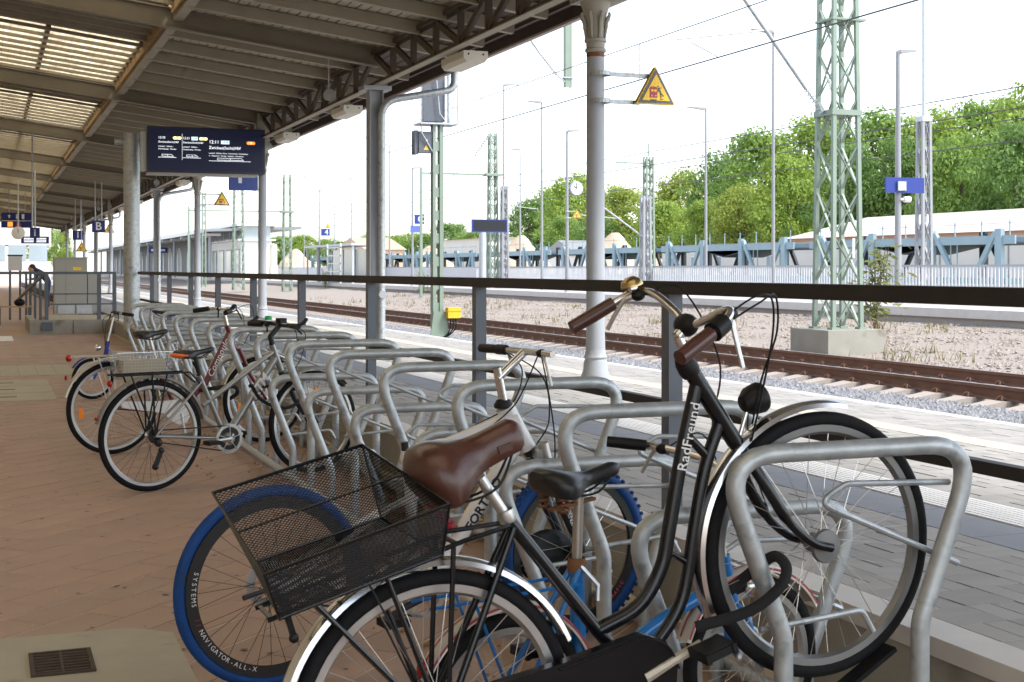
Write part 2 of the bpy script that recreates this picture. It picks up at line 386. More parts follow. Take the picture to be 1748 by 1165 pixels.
tag(stones(5000, (11.5, 12.7), (11, 45), lambda x, y: -.25, .025, .05, BALL, 'track_ballast', 1.7), 'grey ballast stones lying between the two rails', 'ballast')
tag(stones(16000, (13.2, 20.2), (14, 60), gz, .02, .06, mat('gravel_stone', (.34, .285, .245), .9, 0, .45, 7), 'gravel_stones', 1.5), 'loose pinkish gravel covering the disused track bed', 'gravel')
tr = sempty('railway_track')
for X in (11.37, 12.875):
    p = [(-.07, 0), (.07, 0), (.07, .012), (.015, .03), (.012, .12), (.036, .13), (.036, .165), (-.036, .165), (-.036, .13), (-.012, .12), (-.015, .03), (-.07, .012)]
    Mx = Matrix.Translation((X, -10, -.175)) @ Matrix(((1, 0, 0, 0), (0, 0, 1, 0), (0, 1, 0, 0), (0, 0, 0, 1)))
    ra = MB().prism(p, 240, Mx).build('rail', RAILB, tr)
    MB().box((X - .033, -10, -.0098), (X + .033, 230, -.006)).build('rail_head', RAILT, ra)
slm = MB().prism([(-1.3, -.1), (1.3, -.1), (1.3, .02), (.95, .075), (.55, .075), (.4, .03), (-.4, .03), (-.55, .075), (-.95, .075), (-1.3, .02)], .26, Matrix.Translation((0, -.13, 0)) @ Matrix(((1, 0, 0, 0), (0, 0, 1, 0), (0, 1, 0, 0), (0, 0, 0, 1)))).mesh('sleeper', SLEEP)
clm = MB()
for sx in (-.753, .753):
    for e in (-.1, .1):
        for yy in (-.05, .05): clm.tube(smoothpath([(sx + e - .03, yy, 0), (sx + e, yy * .6, .045), (sx + e + .03, yy, .0), (sx + e, yy * 1.6, .03)], 3), .009, 5)
        clm.cyl((sx + e, 0, 0), (sx + e, 0, .055), .014, 6)
clm = clm.mesh('rail_clips', RAILB)
for j in range(150):
    o = link('sleeper', slm, tr, (12.1225, 10.2 + j * .6, -.245)); link('rail_clips', clm, o, (0, 0, .08))
fp = MB().box((20.4, -10, -.9), (23.4, 330, .48)).build('far_platform', mat('far_paving', (.5, .47, .44), .85, 0, .1, 2)); struct(fp)
MB().box((20.28, -10, .30), (20.39, 330, .50)).build('far_platform_edge', CONCW, fp)
struct(MB().box((23.6, -40, -.85), (200, 420, -.05)).build('yard_ground', mat('yard', (.42, .37, .31), .95, 0, .3, .5)))

# ================================================================== CANOPY
YB = [-5.6, 2.8, 11.24, 18.71, 27.1, 36.0, 45.0, 53.6, 62.2, 70.8, 79.4, 88.0, 96.6, 105.2]
def gzr(X): return CAM_H + 2.83 + .13 * (5.1 - X)         # underside of girders
def rzr(X): return gzr(X) + .27                            # underside of boards
can = thing('platform_canopy', 'long cream painted steel canopy roof with boarded eaves and wired skylights', 'canopy roof')
XL, XE, XM = -6.0, 6.22, 2.36
for Yb in YB:
    gm = MB()
    for a, b in ((XL, 5.15),):
        za, zb = gzr(a), gzr(b)
        gm.bar((a, Yb, za + .01), (b, Yb, zb + .01), .14, .02).bar((a, Yb, za + .135), (b, Yb, zb + .135), .014, .23).bar((a, Yb, za + .26), (b, Yb, zb + .26), .14, .02)
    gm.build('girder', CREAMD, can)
plk_w = .128; npk = int((XE - XM) / plk_w)
for Ya, Yc in zip(YB, YB[1:]):
    nr = 7
    for k in range(1, nr):
        yy = Ya + (Yc - Ya) * k / nr
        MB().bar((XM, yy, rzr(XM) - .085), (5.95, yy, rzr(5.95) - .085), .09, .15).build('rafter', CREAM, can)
    if Ya < 75:
        for i in range(npk):
            xa = XM + i * plk_w; xb = xa + plk_w - .016
            z = random.uniform(0, .004)
            p = MB(); p.v = [(xa, Ya, rzr(xa) + z), (xb, Ya, rzr(xb) + z), (xb, Yc - .01, rzr(xb) + z), (xa, Yc - .01, rzr(xa) + z)]; p.v += [(a, b, c + .012) for a, b, c in p.v]
            p.f = [(0, 3, 2, 1), (4, 5, 6, 7), (0, 1, 5, 4), (1, 2, 6, 5), (2, 3, 7, 6), (3, 0, 4, 7)]; p.build('roof_board', BOARD if xa < 5.15 else SOFF, can)
    else:
        MB().bar(((XM), (Ya + Yc) / 2, rzr(XM) + .015), (XE, (Ya + Yc) / 2, rzr(XE) + .015), Yc - Ya, .02).build('roof_boarding', BOARD, can)
    # longitudinal trimmer beam with a timber face
    MB().box((XM - .03, Ya, rzr(XM) - .16), (XM + .1, Yc - .005, rzr(XM) - .005)).build('trimmer_beam', CREAM, can)
    MB().box((XM - .075, Ya + .08, rzr(XM) - .10), (XM - .033, Yc - .2, rzr(XM) + .10)).build('timber_trim', TAN, can)
    MB().box((5.98, Ya, rzr(XE) - .06), (6.02, Yc, rzr(XE) - .01)).build('eave_board', SOFF, can)
MB().bar((XM, 49.7, rzr(XM) + .06), (XE + .04, 49.7, rzr(XE) + .06), 110.6, .03).build('roof_skin', SOFF, can)
MB().box((XE - .02, -5.6, rzr(XE) - .13), (XE + .02, 105, rzr(XE) + .1)).build('fascia', SOFF, can)
MB().box((XE - .035, -5.6, rzr(XE) - .16), (XE + .03, 105, rzr(XE) - .131)).build('eave_trim', mat('eave_trim', (.45, .38, .36), .7), can)
MB().tube([(XE + .09, -5.6, rzr(XE) - .02), (XE + .09, 105, rzr(XE) - .02)], .075, 10).build('gutter', GALVD, can, True)
# skylight: wired translucent sheets on glazing bars between XL and XM, opaque strip beside each girder
tl = bpy.data.materials.new('skylight_sheet'); tl.use_nodes = True; nt = tl.node_tree
tb_ = nt.nodes.new('ShaderNodeBsdfTranslucent'); tb_.inputs[0].default_value = (.88, .80, .65, 1)
df = nt.nodes.new('ShaderNodeBsdfDiffuse'); df.inputs[0].default_value = (.55, .48, .36, 1)
tc = nt.nodes.new('ShaderNodeTexCoord'); nz = nt.nodes.new('ShaderNodeTexNoise'); nz.inputs['Scale'].default_value = 5; nz.inputs['Detail'].default_value = 7
nt.links.new(tc.outputs['Object'], nz.inputs['Vector'])
mr = nt.nodes.new('ShaderNodeMapRange'); mr.inputs[1].default_value = .3; mr.inputs[2].default_value = .7; mr.inputs[3].default_value = .0; mr.inputs[4].default_value = .45
nt.links.new(nz.outputs['Fac'], mr.inputs[0])
mx_ = nt.nodes.new('ShaderNodeMixShader'); nt.links.new(mr.outputs[0], mx_.inputs[0]); nt.links.new(tb_.outputs[0], mx_.inputs[1]); nt.links.new(df.outputs[0], mx_.inputs[2])
nt.links.new(mx_.outputs[0], nt.nodes['Material Output'].inputs[0])
MESHD = mat('opaque_roof_sheet', (.20, .18, .14), .8, 0, .25, 10, .1, 40)
def rslab(xa, xb, ya, yb, dz, t):
    p = MB(); p.v = [(xa, ya, rzr(xa) + dz), (xb, ya, rzr(xb) + dz), (xb, yb, rzr(xb) + dz), (xa, yb, rzr(xa) + dz)]; p.v += [(a, b, c + t) for a, b, c in p.v]
    p.f = [(0, 3, 2, 1), (4, 5, 6, 7), (0, 1, 5, 4), (1, 2, 6, 5), (2, 3, 7, 6), (3, 0, 4, 7)]; return p
for n_, (Ya, Yc) in enumerate(zip(YB, YB[1:])):
    ym_ = Ya + (Yc - Ya) * .40
    rslab(XL, XM - .08, Ya + .1, ym_, .06, .02).build('opaque_sheet', MESHD, can)
    for i in range(6):
        xa = XL + (XM - .08 - XL) * i / 6; xb = XL + (XM - .08 - XL) * (i + 1) / 6
        rslab(xa + .03, xb - .03, ym_ + .01, Yc - .1, .06, .006).build('skylight_pane', tl, can)
        rslab(xb - .035, xb + .035, ym_, Yc - .1, .03, .05).build('glazing_bar', CREAMD, can)
    for k in range(14):
        yy = Ya + .1 + (Yc - Ya - .2) * (k + .5) / 14
        rslab(XL, XM - .08, yy - .03, yy + .03, -.03, .05).build('purlin', CREAM, can)
    # welded wire net under the glazing
    if Ya > -6 and Ya < 30:
        w = MB()
        for k in range(int((XM - .1 + 3) / .1)):
            X = XM - .1 - k * .1; w.box((X - .0015, Ya + .1, rzr(X) - .045), (X + .0015, Yc - .1, rzr(X) - .042))
        w.build('wire_net', CREAMD, can)
# eave trusses between the columns
ZT, ZBt = CAM_H + 3.04, CAM_H + 2.55
for n_, (Ya, Yc) in enumerate(zip(YB, YB[1:])):
    t = MB().box((5.04, Ya, ZT - .05), (5.16, Yc, ZT)).box((5.09, Ya, ZT - .1), (5.11, Yc, ZT - .05)).build('truss', TRUSS, can)
    MB().box((5.045, Ya, ZBt), (5.155, Yc, ZBt + .014)).build('bottom_chord', CREAM, t)
    MB().box((5.09, Ya, ZBt + .0142), (5.11, Yc, ZBt + .07)).build('chord_web', TRUSS, t)
    N = 8; h = (Yc - Ya) / N
    for k in range(1, N): MB().box((5.065, Ya + k * h - .03, ZBt + .0144), (5.135, Ya + k * h + .03, ZT - .0502)).build('truss_post', TRUSS, t)
    for k in range(N):
        a, b = (ZBt + .06, ZT - .07) if k >= N / 2 else (ZT - .07, ZBt + .06)
        MB().bar((5.10, Ya + k * h + .05, a), (5.10, Ya + (k + 1) * h - .05, b), .05, .075).build('truss_diagonal', TRUSS, t)
# lamps, loudspeakers
LW = emit('luminaire_diffuser', (.85, .8, .7), .25)
lys = [15.5, 21.2, 25.8, 31.5, 35.0, 40.5, 47, 53, 59, 66, 73]
for i, yy in enumerate(lys):
    t = thing('canopy_lamp', f'cream box lamp under the eave truss, {ORD[i]} counted from the camera', 'lamp', (5.32, yy, ZBt - .13), 0, 'box lamps under the canopy edge')
    MB().box((-.15, -.42, .03), (.15, .42, .11)).box((-.03, -.3, .11), (.03, .3, .135)).build('housing', LAMPW, t)
    MB().prism([(-.15, .03), (.15, .03), (.11, -.02), (-.11, -.02)], .84, Matrix.Translation((0, -.42, 0)) @ Matrix(((1, 0, 0, 0), (0, 0, 1, 0), (0, 1, 0, 0), (0, 0, 0, 1)))).build('diffuser', LAMPW, t)
    for s in (-1, 1): MB().cyl((s * .09, -.425, .07), (s * .09, -.418, .07), .012, 8).build('screw', DARKM, t)
for i, (px, py, X) in enumerate([(561, 163, 4.55), (267, 312, 4.55), (168, 357, 4.55), (122, 382, 4.55)]):
    yy = at(px, X); z = zat(py, X, yy)
    t = thing('loudspeaker', f'round grey loudspeaker hanging from the canopy, {ORD[i]} from the camera', 'loudspeaker', (X, yy, z), 0, 'hanging loudspeakers')
    MB().lathe([(0, .12), (.05, .12), (.07, .05), (.085, -.05), (.085, -.07), (.07, -.07), (0, -.06)], 16, (0, 0, 0), 'y').build('horn', mat('speaker_grey', (.30, .29, .27), .6), t, True)
    MB().cyl((0, 0, .07), (0, 0, rzr(X) - z - .02), .008, 6).build('hanger', GALVD, t)
# ---- columns
def deco_column(Y, lab):
    c = thing('iron_column', lab, 'column', (5.1, Y, PZ), 0, 'iron columns carrying the canopy edge'); H = ZBt - PZ
    MB().lathe([(.14, 0), (.14, .08), (.128, .10), (.128, .13), (.112, .17), (.106, .24), (.096, .27), (.106, .29), (.095, .31), (.088, .36)], 24).build('base', COLP, c, True)
    MB().lathe([(.088, .36), (.084, .5), (.08, H - .62)], 24).build('shaft', COLP, c, True)
    cp = MB().lathe([(.08, H - .62), (.095, H - .61), (.095, H - .59), (.083, H - .58), (.086, H - .53), (.1, H - .525), (.1, H - .50), (.083, H - .49), (.088, H - .38), (.102, H - .28), (.128, H - .2), (.14, H - .17)], 24).build('capital', CAPP, c, True)
    MB().lathe([(.0815, H - .66), (.0815, H - .62)], 24).build('collar', RUST, c, True)
    lf = MB()
    for k in range(8):
        a = k * math.pi / 4; ca, sa = math.cos(a), math.sin(a)
        lf.tube(smoothpath([(.088 * ca, .088 * sa, H - .49), (.1 * ca, .1 * sa, H - .42), (.105 * ca, .105 * sa, H - .35), (.135 * ca, .135 * sa, H - .29), (.125 * ca, .125 * sa, H - .27)], 3), [.012] * 4 + [.018] * 5 + [.012] * 4, 6)
    lf.build('acanthus_leaves', CAPP, cp, True)
    MB().box((-.175, -.175, H - .17), (.175, .175, H - .13)).box((-.15, -.15, H - .13), (.15, .15, H - .09)).build('abacus', CAPP, c)
    MB().lathe([(0, -.03), (.035, -.03), (.035, 0)], 12, (.02, -.175, H - .13), 'y').build('rosette', CAPP, c)
    MB().box((-.12, -.12, H - .09), (.12, .12, H + .5)).build('head_block', CAPP, c)
    return c
def steel_post(Y, lab):
    c = thing('steel_post', lab, 'post', (5.1, Y, PZ), 0, 'steel posts with downpipes'); H = ZBt - PZ
    MB().box((-.1, -.1, 0), (-.085, .1, H - .06)).box((.085, -.1, 0), (.1, .1, H - .06)).box((-.085, -.012, 0), (.085, .012, H - .06)).build('profile', COLP, c)
    MB().box((-.2, -.16, H - .06), (.2, .16, H - .002)).build('head_plate', COLP, c)
    zz = rzr(XE) - PZ
    MB().tube(fillet([(1.14, -.1, zz - .1), (1.14, -.1, H - .0), (.05, -.17, H - .22), (.05, -.17, 0)], [.16, .3], 8), .052, 14).build('downpipe', GALV, c, True)
    for z in (.55, 1.3, 2.3): MB().lathe([(.058, 0), (.058, .03)], 14, (.05, -.17, z)).build('pipe_clamp', GALVD, c)
    MB().lathe([(0, -.072), (.055, -.072), (.06, -.05), (.06, 0)], 16, (.05, -.17, .72), 'y').build('inspection_cap', COLP, c, True)
    return c
kinds = {2: 'd', 3: 's', 4: 'd', 5: 'd', 6: 's', 7: 'd', 8: 'd', 9: 's', 10: 'd', 11: 'd', 12: 'd'}
nd = ns = 0
for i, k in kinds.items():
    if k == 'd':
        deco_column(YB[i], 'grey iron column with leafy capital, nearest the camera' if nd == 0 else f'grey iron column with capital, {ORD[nd]} of its kind from the camera'); nd += 1
    else:
        steel_post(YB[i], 'steel post with galvanised downpipe, nearest the camera' if ns == 0 else f'steel post with downpipe, {ORD[ns]} of its kind from the camera'); ns += 1

# ================================================================== RAILING, RACKS
XR = 2.80
ys0 = at(1147, XR); stp = .897 * XR * 2350 / 2350
rl = thing('platform_railing', 'anthracite steel railing with flat dark handrail along the platform edge', 'railing', (XR, 0, PZ))
ZH = CAM_H - .055 - PZ
MB().box((-.055, -4, ZH - .055), (.045, 27.4, ZH)).build('handrail', HANDR, rl)
MB().box((-.02, -4, ZH - .56), (.02, 27.4, ZH - .52)).build('knee_rail', HANDR, rl)
k = -3
while ys0 + k * stp < 27.5:
    yy = ys0 + k * stp; k += 1
    MB().box((-.033, yy - .036, 0), (.033, yy + .036, ZH - .0552)).build('railing_post', ANTH, rl)
    MB().box((-.065, yy - .07, 0), (.065, yy + .07, .012)).build('base_plate', ANTH, rl)
def hoop(dz, name):
    pts = [(-.21, 0, 0), (-.21, 0, .46 - dz), (-.365, 0, .80 - dz), (-.30, 0, .93 - dz), (.30, 0, .93 - dz), (.365, 0, .80 - dz), (.21, 0, .46 - dz), (.21, 0, 0)]
    pts = [(-.21, 0, 0), (-.21, 0, .46 - dz), (-.395, 0, .93 - dz), (.395, 0, .93 - dz), (.21, 0, .46 - dz), (.21, 0, 0)]
    return MB().tube(fillet(pts, [.16, .115, .115, .16], 9), .0248, 16).mesh(name, GALV, True)
hm, lm = hoop(0, 'hoop_tube'), hoop(.25, 'hoop_tube')
def holder(dz): return MB().tube(fillet([(.33, .033, .822 - dz), (.0, .033, .835 - dz), (-.085, .033, .79 - dz), (.36, .033, .60 - dz)], [.05, .035], 6), .0085, 8).mesh('wheel_holder', GALV, True)
def rod(dz): return MB().tube(fillet([(-.26, .033, .475 - dz), (.05, .033, .50 - dz), (.085, .033, .44 - dz)], .03, 5), .0085, 8).mesh('wheel_stop_rod', GALV, True)
wh, wl, rh_, rl_ = holder(0), holder(.25), rod(0), rod(.18)
Y0, DY = 3.03, 1.09
for i in range(15):
    t = thing('bike_hoop', f'tall galvanised bike stand hoop, {ORD[i]} counted from the camera', 'bike stand', (2.11, Y0 + DY * i, 0), 0, 'tall hoops of the bike rack')
    link('hoop_tube', hm, t); link('wheel_holder', wh, t); link('wheel_stop_rod', rh_, t)
    t = thing('bike_hoop', f'low galvanised bike stand hoop, {ORD[i]} counted from the camera', 'bike stand', (2.11, Y0 + DY * (i + .5), 0), 0, 'low hoops of the bike rack')
    link('hoop_tube', lm, t); link('wheel_holder', wl, t); link('wheel_stop_rod', rl_, t)
for s, lab in ((-1, 'galvanised floor tube joining the hoop feet on the aisle side'), (1, 'galvanised floor tube joining the hoop feet on the wall side')):
    b = thing('rack_floor_rail', lab, 'floor rail', (2.11 + s * .262, 2.5, 0)); MB().tube([(0, 0, .05), (0, 16.6, .05)], .024, 12).build('rail_tube', GALVD, b, True)
    for i in range(8): MB().box((-.03, .3 + i * 2.18, 0), (.03, .36 + i * 2.18, .03)).build('rail_foot', GALVD, b)

# ================================================================== BICYCLES  (local frame: x forward, z up, origin under the rear hub)
HUBD = mat('drum_hub', (.20, .20, .20), .5, .5)
def wheel(P, x, z, rad, tr_, rimm, tyrem, name='wheel', nsp=32, rimw=.012, band=None, lat=0., drum=False, spm=STEELW):
    Rr = rad - tr_ * 2
    w = MB().lathe([(Rr - .012, -rimw), (Rr + .006, -rimw - .001), (Rr + .006, rimw + .001), (Rr - .012, rimw), (Rr - .02, 0), (Rr - .012, -rimw)], 64, (0, 0, 0), 'y').build(name, rimm, P, True, (x, lat, z))
    MB().torus(rad - tr_, tr_, 72, 12, (0, 0, 0), .92).build('tyre', tyrem, w, True)
    if band: MB().lathe([(Rr + .014, -tr_ * .8), (Rr + .019, -tr_ * .84)], 72, (0, 0, 0), 'y').lathe([(Rr + .019, tr_ * .84), (Rr + .014, tr_ * .8)], 72, (0, 0, 0), 'y').build('tyre_stripe', band, w)
    sp = MB()
    for k in range(nsp):
        a = 2 * math.pi * k / nsp; s = 1 if k % 2 else -1; a2 = a + (.9 if (k // 2) % 2 else -.9)
        sp.tube([(Rr * math.cos(a), 0, Rr * math.sin(a)), (.026 * math.cos(a2), s * .03, .026 * math.sin(a2))], .0011, 4, False, False)
    sp.build('spokes', spm, w)
    MB().lathe([(0, -.055), (.008, -.055), (.008, -.04), (.026 if not drum else .042, -.036), (.026 if not drum else .045, -.03), (.016 if not drum else .045, -.024), (.016, .024), (.026, .03), (.026, .036), (.008, .04), (.008, .055), (0, .055)], 18, (0, 0, 0), 'y').build('hub', HUBD if drum else ALU, w, True)
    return w
def tubes(P, name, m, L, n=12):
    b = MB()
    for pts, r in L: b.tube([(p[0], p[2] if len(p) > 2 else 0, p[1]) for p in pts], r, n)
    return b.build(name, m, P, True)
def P3(p): return (p[0], p[2] if len(p) > 2 else 0, p[1])
def saddle(P, tail, nose, wid, m, thick=.05, sag=.012, name='saddle', plump=0., nosew=.2):
    tail, nose = Vector((tail[0], 0, tail[1])), Vector((nose[0], 0, nose[1])); ax = nose - tail; L = ax.length; u = ax / L; up = Vector((-u.z, 0, u.x)); b = MB(); N = 22; Mn = 20
    for i in range(N + 1):
        t = i / N
        w = (wid / 2) * max(.10, math.sqrt(max(0., 1 - ((t - .22) / .235) ** 2)) if t < .22 else (.5 + .5 * math.cos(math.pi * min(1, (t - .22) / .42))) * (1 - nosew) + nosew)
        if t > .9: w *= math.sqrt(max(.04, 1 - ((t - .9) / .102) ** 2))
        th = thick * (.62 + .55 * math.exp(-((t - .2) / .22) ** 2)) * (1 if t < .93 else max(.3, 1 - (t - .93) * 9)) * (max(.35, math.sqrt(min(1., t / .09 + .04))))
        top = -sag * math.sin(math.pi * min(1, t * 1.15)) + .004
        for k in range(Mn):
            a = 2 * math.pi * k / Mn; ca, sa = math.cos(a), math.sin(a)
            yy = w * (abs(ca) ** .75) * (1 if ca > 0 else -1); zz = (th * .28 * (abs(sa) ** .8) * (1 + plump) if sa > 0 else -th * .72 * (abs(sa) ** .6)) + top - (abs(ca) ** 3) * th * .25
            p = tail + u * (L * t) + up * zz; b.v.append((p.x, yy, p.z))
    for i in range(N):
        for k in range(Mn): l = (k + 1) % Mn; b.f.append((i * Mn + k, i * Mn + l, (i + 1) * Mn + l, (i + 1) * Mn + k))
    b.f.append(tuple(range(Mn))); b.f.append(tuple(N * Mn + k for k in reversed(range(Mn))))
    b.f = [tuple(reversed(f)) for f in b.f]
    s = b.build(name, m, P, True); md = tail + ax * .5
    r = MB()
    for sgn in (-1, 1): r.tube(smoothpath([(tail.x + u.x * L * .12, sgn * .045, tail.z - thick * .55), (md.x - u.x * .04, sgn * .022, md.z - thick * .95), (md.x + u.x * .05, sgn * .02, md.z - thick * .9), (nose.x - u.x * .03, sgn * .008, nose.z - thick * .3)], 4), .0035, 6)
    r.build('saddle_rails', DARKM, s)
    return s
def fender(P, x, z, rad, a0, a1, m, w=.028, name='mudguard', stripe=None):
    prof = [(rad - .012, -w), (rad - .002, -w * .85), (rad + .004, -w * .4), (rad + .005, 0), (rad + .004, w * .4), (rad - .002, w * .85), (rad - .012, w)]
    prof = prof + [(r - .0016, h) for r, h in reversed(prof)]
    f = MB().lathe(prof, 44, (0, 0, 0), 'y', R(a0), R(a1)).build(name, m, P, True, (x, 0, z))
    if stripe: MB().lathe([(rad + .0062, -.0035), (rad + .0062, .0035)], 44, (0, 0, 0), 'y', R(a0 + 2), R(a1 - 2)).lathe([(rad - .0015, -w - .0014), (rad - .008, -w - .0014)], 44, (0, 0, 0), 'y', R(a0 + 2), R(a1 - 2)).build('pinstripe', stripe, f)
    return f
def crankset(P, bb, ang, m=ALU, L=.17, ring=.075, ringm=None, side=-1, ped=PLAST):
    c = MB()
    for s, a in ((side, ang), (-side, ang + math.pi)):
        y = s * .07; e = (bb[0] + L * math.cos(a), s * .085, bb[1] + L * math.sin(a)); c.tube([(bb[0], y, bb[1]), ((bb[0] + e[0]) / 2, (y + e[1]) / 2, (bb[1] + e[2]) / 2), e], [.017, .012, .013], 8)
    c.cyl((bb[0], -.075, bb[1]), (bb[0], .075, bb[1]), .018, 14); c.build('crank', m, P, True)
    if ring:
        rg = MB().lathe([(ring - .018, -.002), (ring, -.002), (ring, .002), (ring - .018, .002), (ring - .018, -.002)], 40, (bb[0], side * .05, bb[1]), 'y')
        for k in range(5): a = k * 2 * math.pi / 5 + .3; rg.bar((bb[0] + .015 * math.cos(a), side * .052, bb[1] + .015 * math.sin(a)), (bb[0] + (ring - .01) * math.cos(a), side * .052, bb[1] + (ring - .01) * math.sin(a)), .004, .016, (0, 1, 0))
        for k in range(40): a = k * 2 * math.pi / 40; rg.cbox((bb[0] + (ring + .002) * math.cos(a), side * .05, bb[1] + (ring + .002) * math.sin(a)), (.005, .003, .005))
        rg.build('chainring', ringm or ALU, P)
    for s, a in ((side, ang), (-side, ang + math.pi)):
        x, z, y = bb[0] + L * math.cos(a), bb[1] + L * math.sin(a), s * .14
        p = MB(); p.cbox((x, y, z + .010), (.085, .075, .008)).cbox((x - .038, y, z), (.012, .09, .024)).cbox((x + .038, y, z), (.012, .09, .024)).cbox((x, y + .035, z), (.07, .012, .02)).cbox((x, y - .035, z), (.07, .012, .02)).cyl((x, s * .085, z), (x, s * .18, z), .007, 8); p.build('pedal', ped, P)
def chain(P, bb, r1, r2, hubz=0, side=-1, m=DARKM, x0=0.):
    b = MB()
    for s in (-1, 1): b.bar((bb[0], side * .05, bb[1] + s * r1), (x0, side * .05, hubz + s * r2), .004, .008)
    b.build('chain', m, P)
def cable(P, pts, r=.0028, m=PLAST): return MB().tube(smoothpath([P3(p) for p in pts], 7), r, 6).build('cable', m, P, True)
def grip(P, a, b, m, r=.017): return MB().tube([P3(a), tuple((Vector(P3(a)) + Vector(P3(b))) / 2), P3(b)], [r, r * 1.06, r], 14).build('grip', m, P, True)
def lever(P, p, d, m=ALU):
    p, d = Vector(P3(p)), Vector(d); e = p + d
    o = MB().tube(smoothpath([p, p + d * .35 + Vector((0, 0, .012)), p + d * .7 + Vector((0, 0, -.004)), e + Vector((0, 0, -.025))], 5), [.008] * 6 + [.006] * 10, 8).build('brake_lever', m, P, True)
    MB().ball(tuple(p), .018, 8, (1.1, 1.2, .9)).build('lever_clamp', PLAST, o); return o
def bike(name, label, hub, rad, head, pitch=0.):
    t = thing(name, label, 'bicycle', (0, 0, 0), 0, 'bicycles parked in the rack')
    t.rotation_mode = 'QUATERNION'; q = Quaternion((0, 0, 1), head) @ Quaternion((0, 1, 0), -pitch); t.rotation_quaternion = q
    t.location = Vector(hub) - q @ Vector((0, 0, rad)); return t
def lamp(P, x, z, y=0, m=PLAST, s=1.):
    l = MB().lathe([(0, 0), (.018 * s, .004), (.032 * s, .022 * s), (.036 * s, .05 * s), (.033 * s, .058 * s)], 16).build('headlight', m, P, True, (x, y, z)); l.rotation_euler = (0, R(90), 0)
    MB().lathe([(.033 * s, .0575 * s), (.02 * s, .066 * s), (0, .068 * s)], 16).build('lens', mat('lens', (.8, .8, .76), .15, 0, .05), l, True); return l
def zoff(L, dz): return [([(p[0], p[1] + dz, *(p[2:])) for p in pts], r) for pts, r in L]
def meshpanel(b, A, B, C, D, pitch, r, diag=True):     # wire mesh over the quad A-B-C-D (A-B bottom, D-C top)
    A, B, C, D = map(Vector, (A, B, C, D)); w, h = ((B - A).length + (C - D).length) / 2, ((D - A).length + (C - B).length) / 2
    def pt(u, v): return A.lerp(B, u).lerp(D.lerp(C, u), v)
    def seg(u0, v0, u1, v1): b.bar(pt(u0, v0), pt(u1, v1), r, r)
    if not diag:
        for k in range(int(w / pitch) + 1): u = k / int(w / pitch); seg(u, 0, u, 1)
        for k in range(int(h / pitch) + 1): v = k / max(1, int(h / pitch)); seg(0, v, 1, v)
        return
    sl2 = .62; n = int((w + h / sl2) / pitch)
    for s in (1, -1):
        for k in range(n + 1):
            x0 = -h / sl2 + k * pitch; u0, u1 = x0, x0 + h / sl2; v0, v1 = 0., 1.
            if u0 < 0: v0 = -u0 * sl2 / h; u0 = 0
            if u1 > w: v1 = 1 - (u1 - w) * sl2 / h; u1 = w
            if v1 - v0 < .01: continue
            a, c = (u0 / w, u1 / w) if s > 0 else (1 - u0 / w, 1 - u1 / w); seg(a, v0, c, v1)

# ---------------- 1. black step-through city bike, front wheel lifted into the rack
r0 = .35
bk = bike('bicycle', 'black step-through city bike with brown saddle and black mesh rear basket', (.980, 3.062, .35), r0, R(2.08), R(16.79))
W = lambda *p: [(x, z + r0, *y) for x, z, *y in p]
wheel(bk, 0, r0, .35, .02, ALU, RUB, drum=True, rimw=.013, band=mat('reflex_band', (.3, .3, .3), .4)); wheel(bk, 1.1215, r0, .35, .02, mat('dull_rim', (.25, .25, .25), .4, .8), RUB, drum=True, rimw=.013, band=MATS['reflex_band'])
fr = tubes(bk, 'frame', BLACKP, [
    (W((.302, .392), (.449, .038), (.509, -.095)), .0165),
    (smoothpath(W((.452, .034), (.573, .048), (.66, .115), (.71, .2), (.803, .375), (.893, .525)), 5), .0185),
    (smoothpath(W((.515, -.09), (.60, -.055), (.697, .022), (.78, .179), (.852, .31), (.928, .41)), 5), .0165),
    (W((.885, .56), (.955, .345)), .022),
    (W((.509, -.095, .03), (0.02, 0, .06)), .010), (W((.509, -.095, -.03), (0.02, 0, -.06)), .010),
    (W((.31, .36, .015), (.0, .0, .06)), .009), (W((.31, .36, -.015), (.0, .0, -.06)), .009),
    (W((.662, .118), (.70, .14), (.735, .10)), .009), (W((.82, .42), (.868, .335)), .012)], 14)
text('RadFreund', .040, WHITE, bk, Matrix.Translation((.822, -.0192, .408 + r0)) @ Matrix.Rotation(R(90), 4, 'X') @ Matrix.Rotation(R(60), 4, 'Z'), bold=.0001)
tubes(bk, 'fork', BLACKP, [(W((.955, .345), (.965, .32)), .02)] + [(smoothpath(W((.962, .322, s * .02), (.985, .22, s * .045), (1.02, .11, s * .052), (1.07, .035, s * .055), (1.1215, 0, s * .056)), 5), [.0155] * 10 + [.012] * 11) for s in (-1, 1)], 12)
MB().lathe([(.024, 0), (.028, .015), (.026, .04), (.02, .055)], 18).build('head_collar', PLAST, bk, True, (.885, 0, .55 + r0)).rotation_euler = (0, R(-17), 0)
tubes(bk, 'stem', CHROME, [(W((.889, .58), (.872, .655)), .0135), (W((.872, .655), (.905, .675)), .015)])
MB().ball((.905, 0, .675 + r0), .03, 10, (1, 1.3, 1)).build('stem_clamp', PLAST, bk, True)
hb = []
for s in (1, -1): hb += [(.905, .675, 0), (.925, .70, s * .06), (.93, .735, s * .14), (.915, .752, s * .22), (.87, .742, s * .27), (.735, .715, s * .285)] if s == 1 else []
hbp = [(.735, .715, .285), (.86, .742, .272), (.91, .757, .235), (.93, .745, .17), (.925, .70, .07), (.905, .675, 0), (.922, .685, -.07), (.93, .708, -.15), (.918, .712, -.205), (.86, .695, -.242), (.735, .672, -.275)]
tubes(bk, 'handlebar', CHROME, [(smoothpath(W(*hbp), 5), .011)])
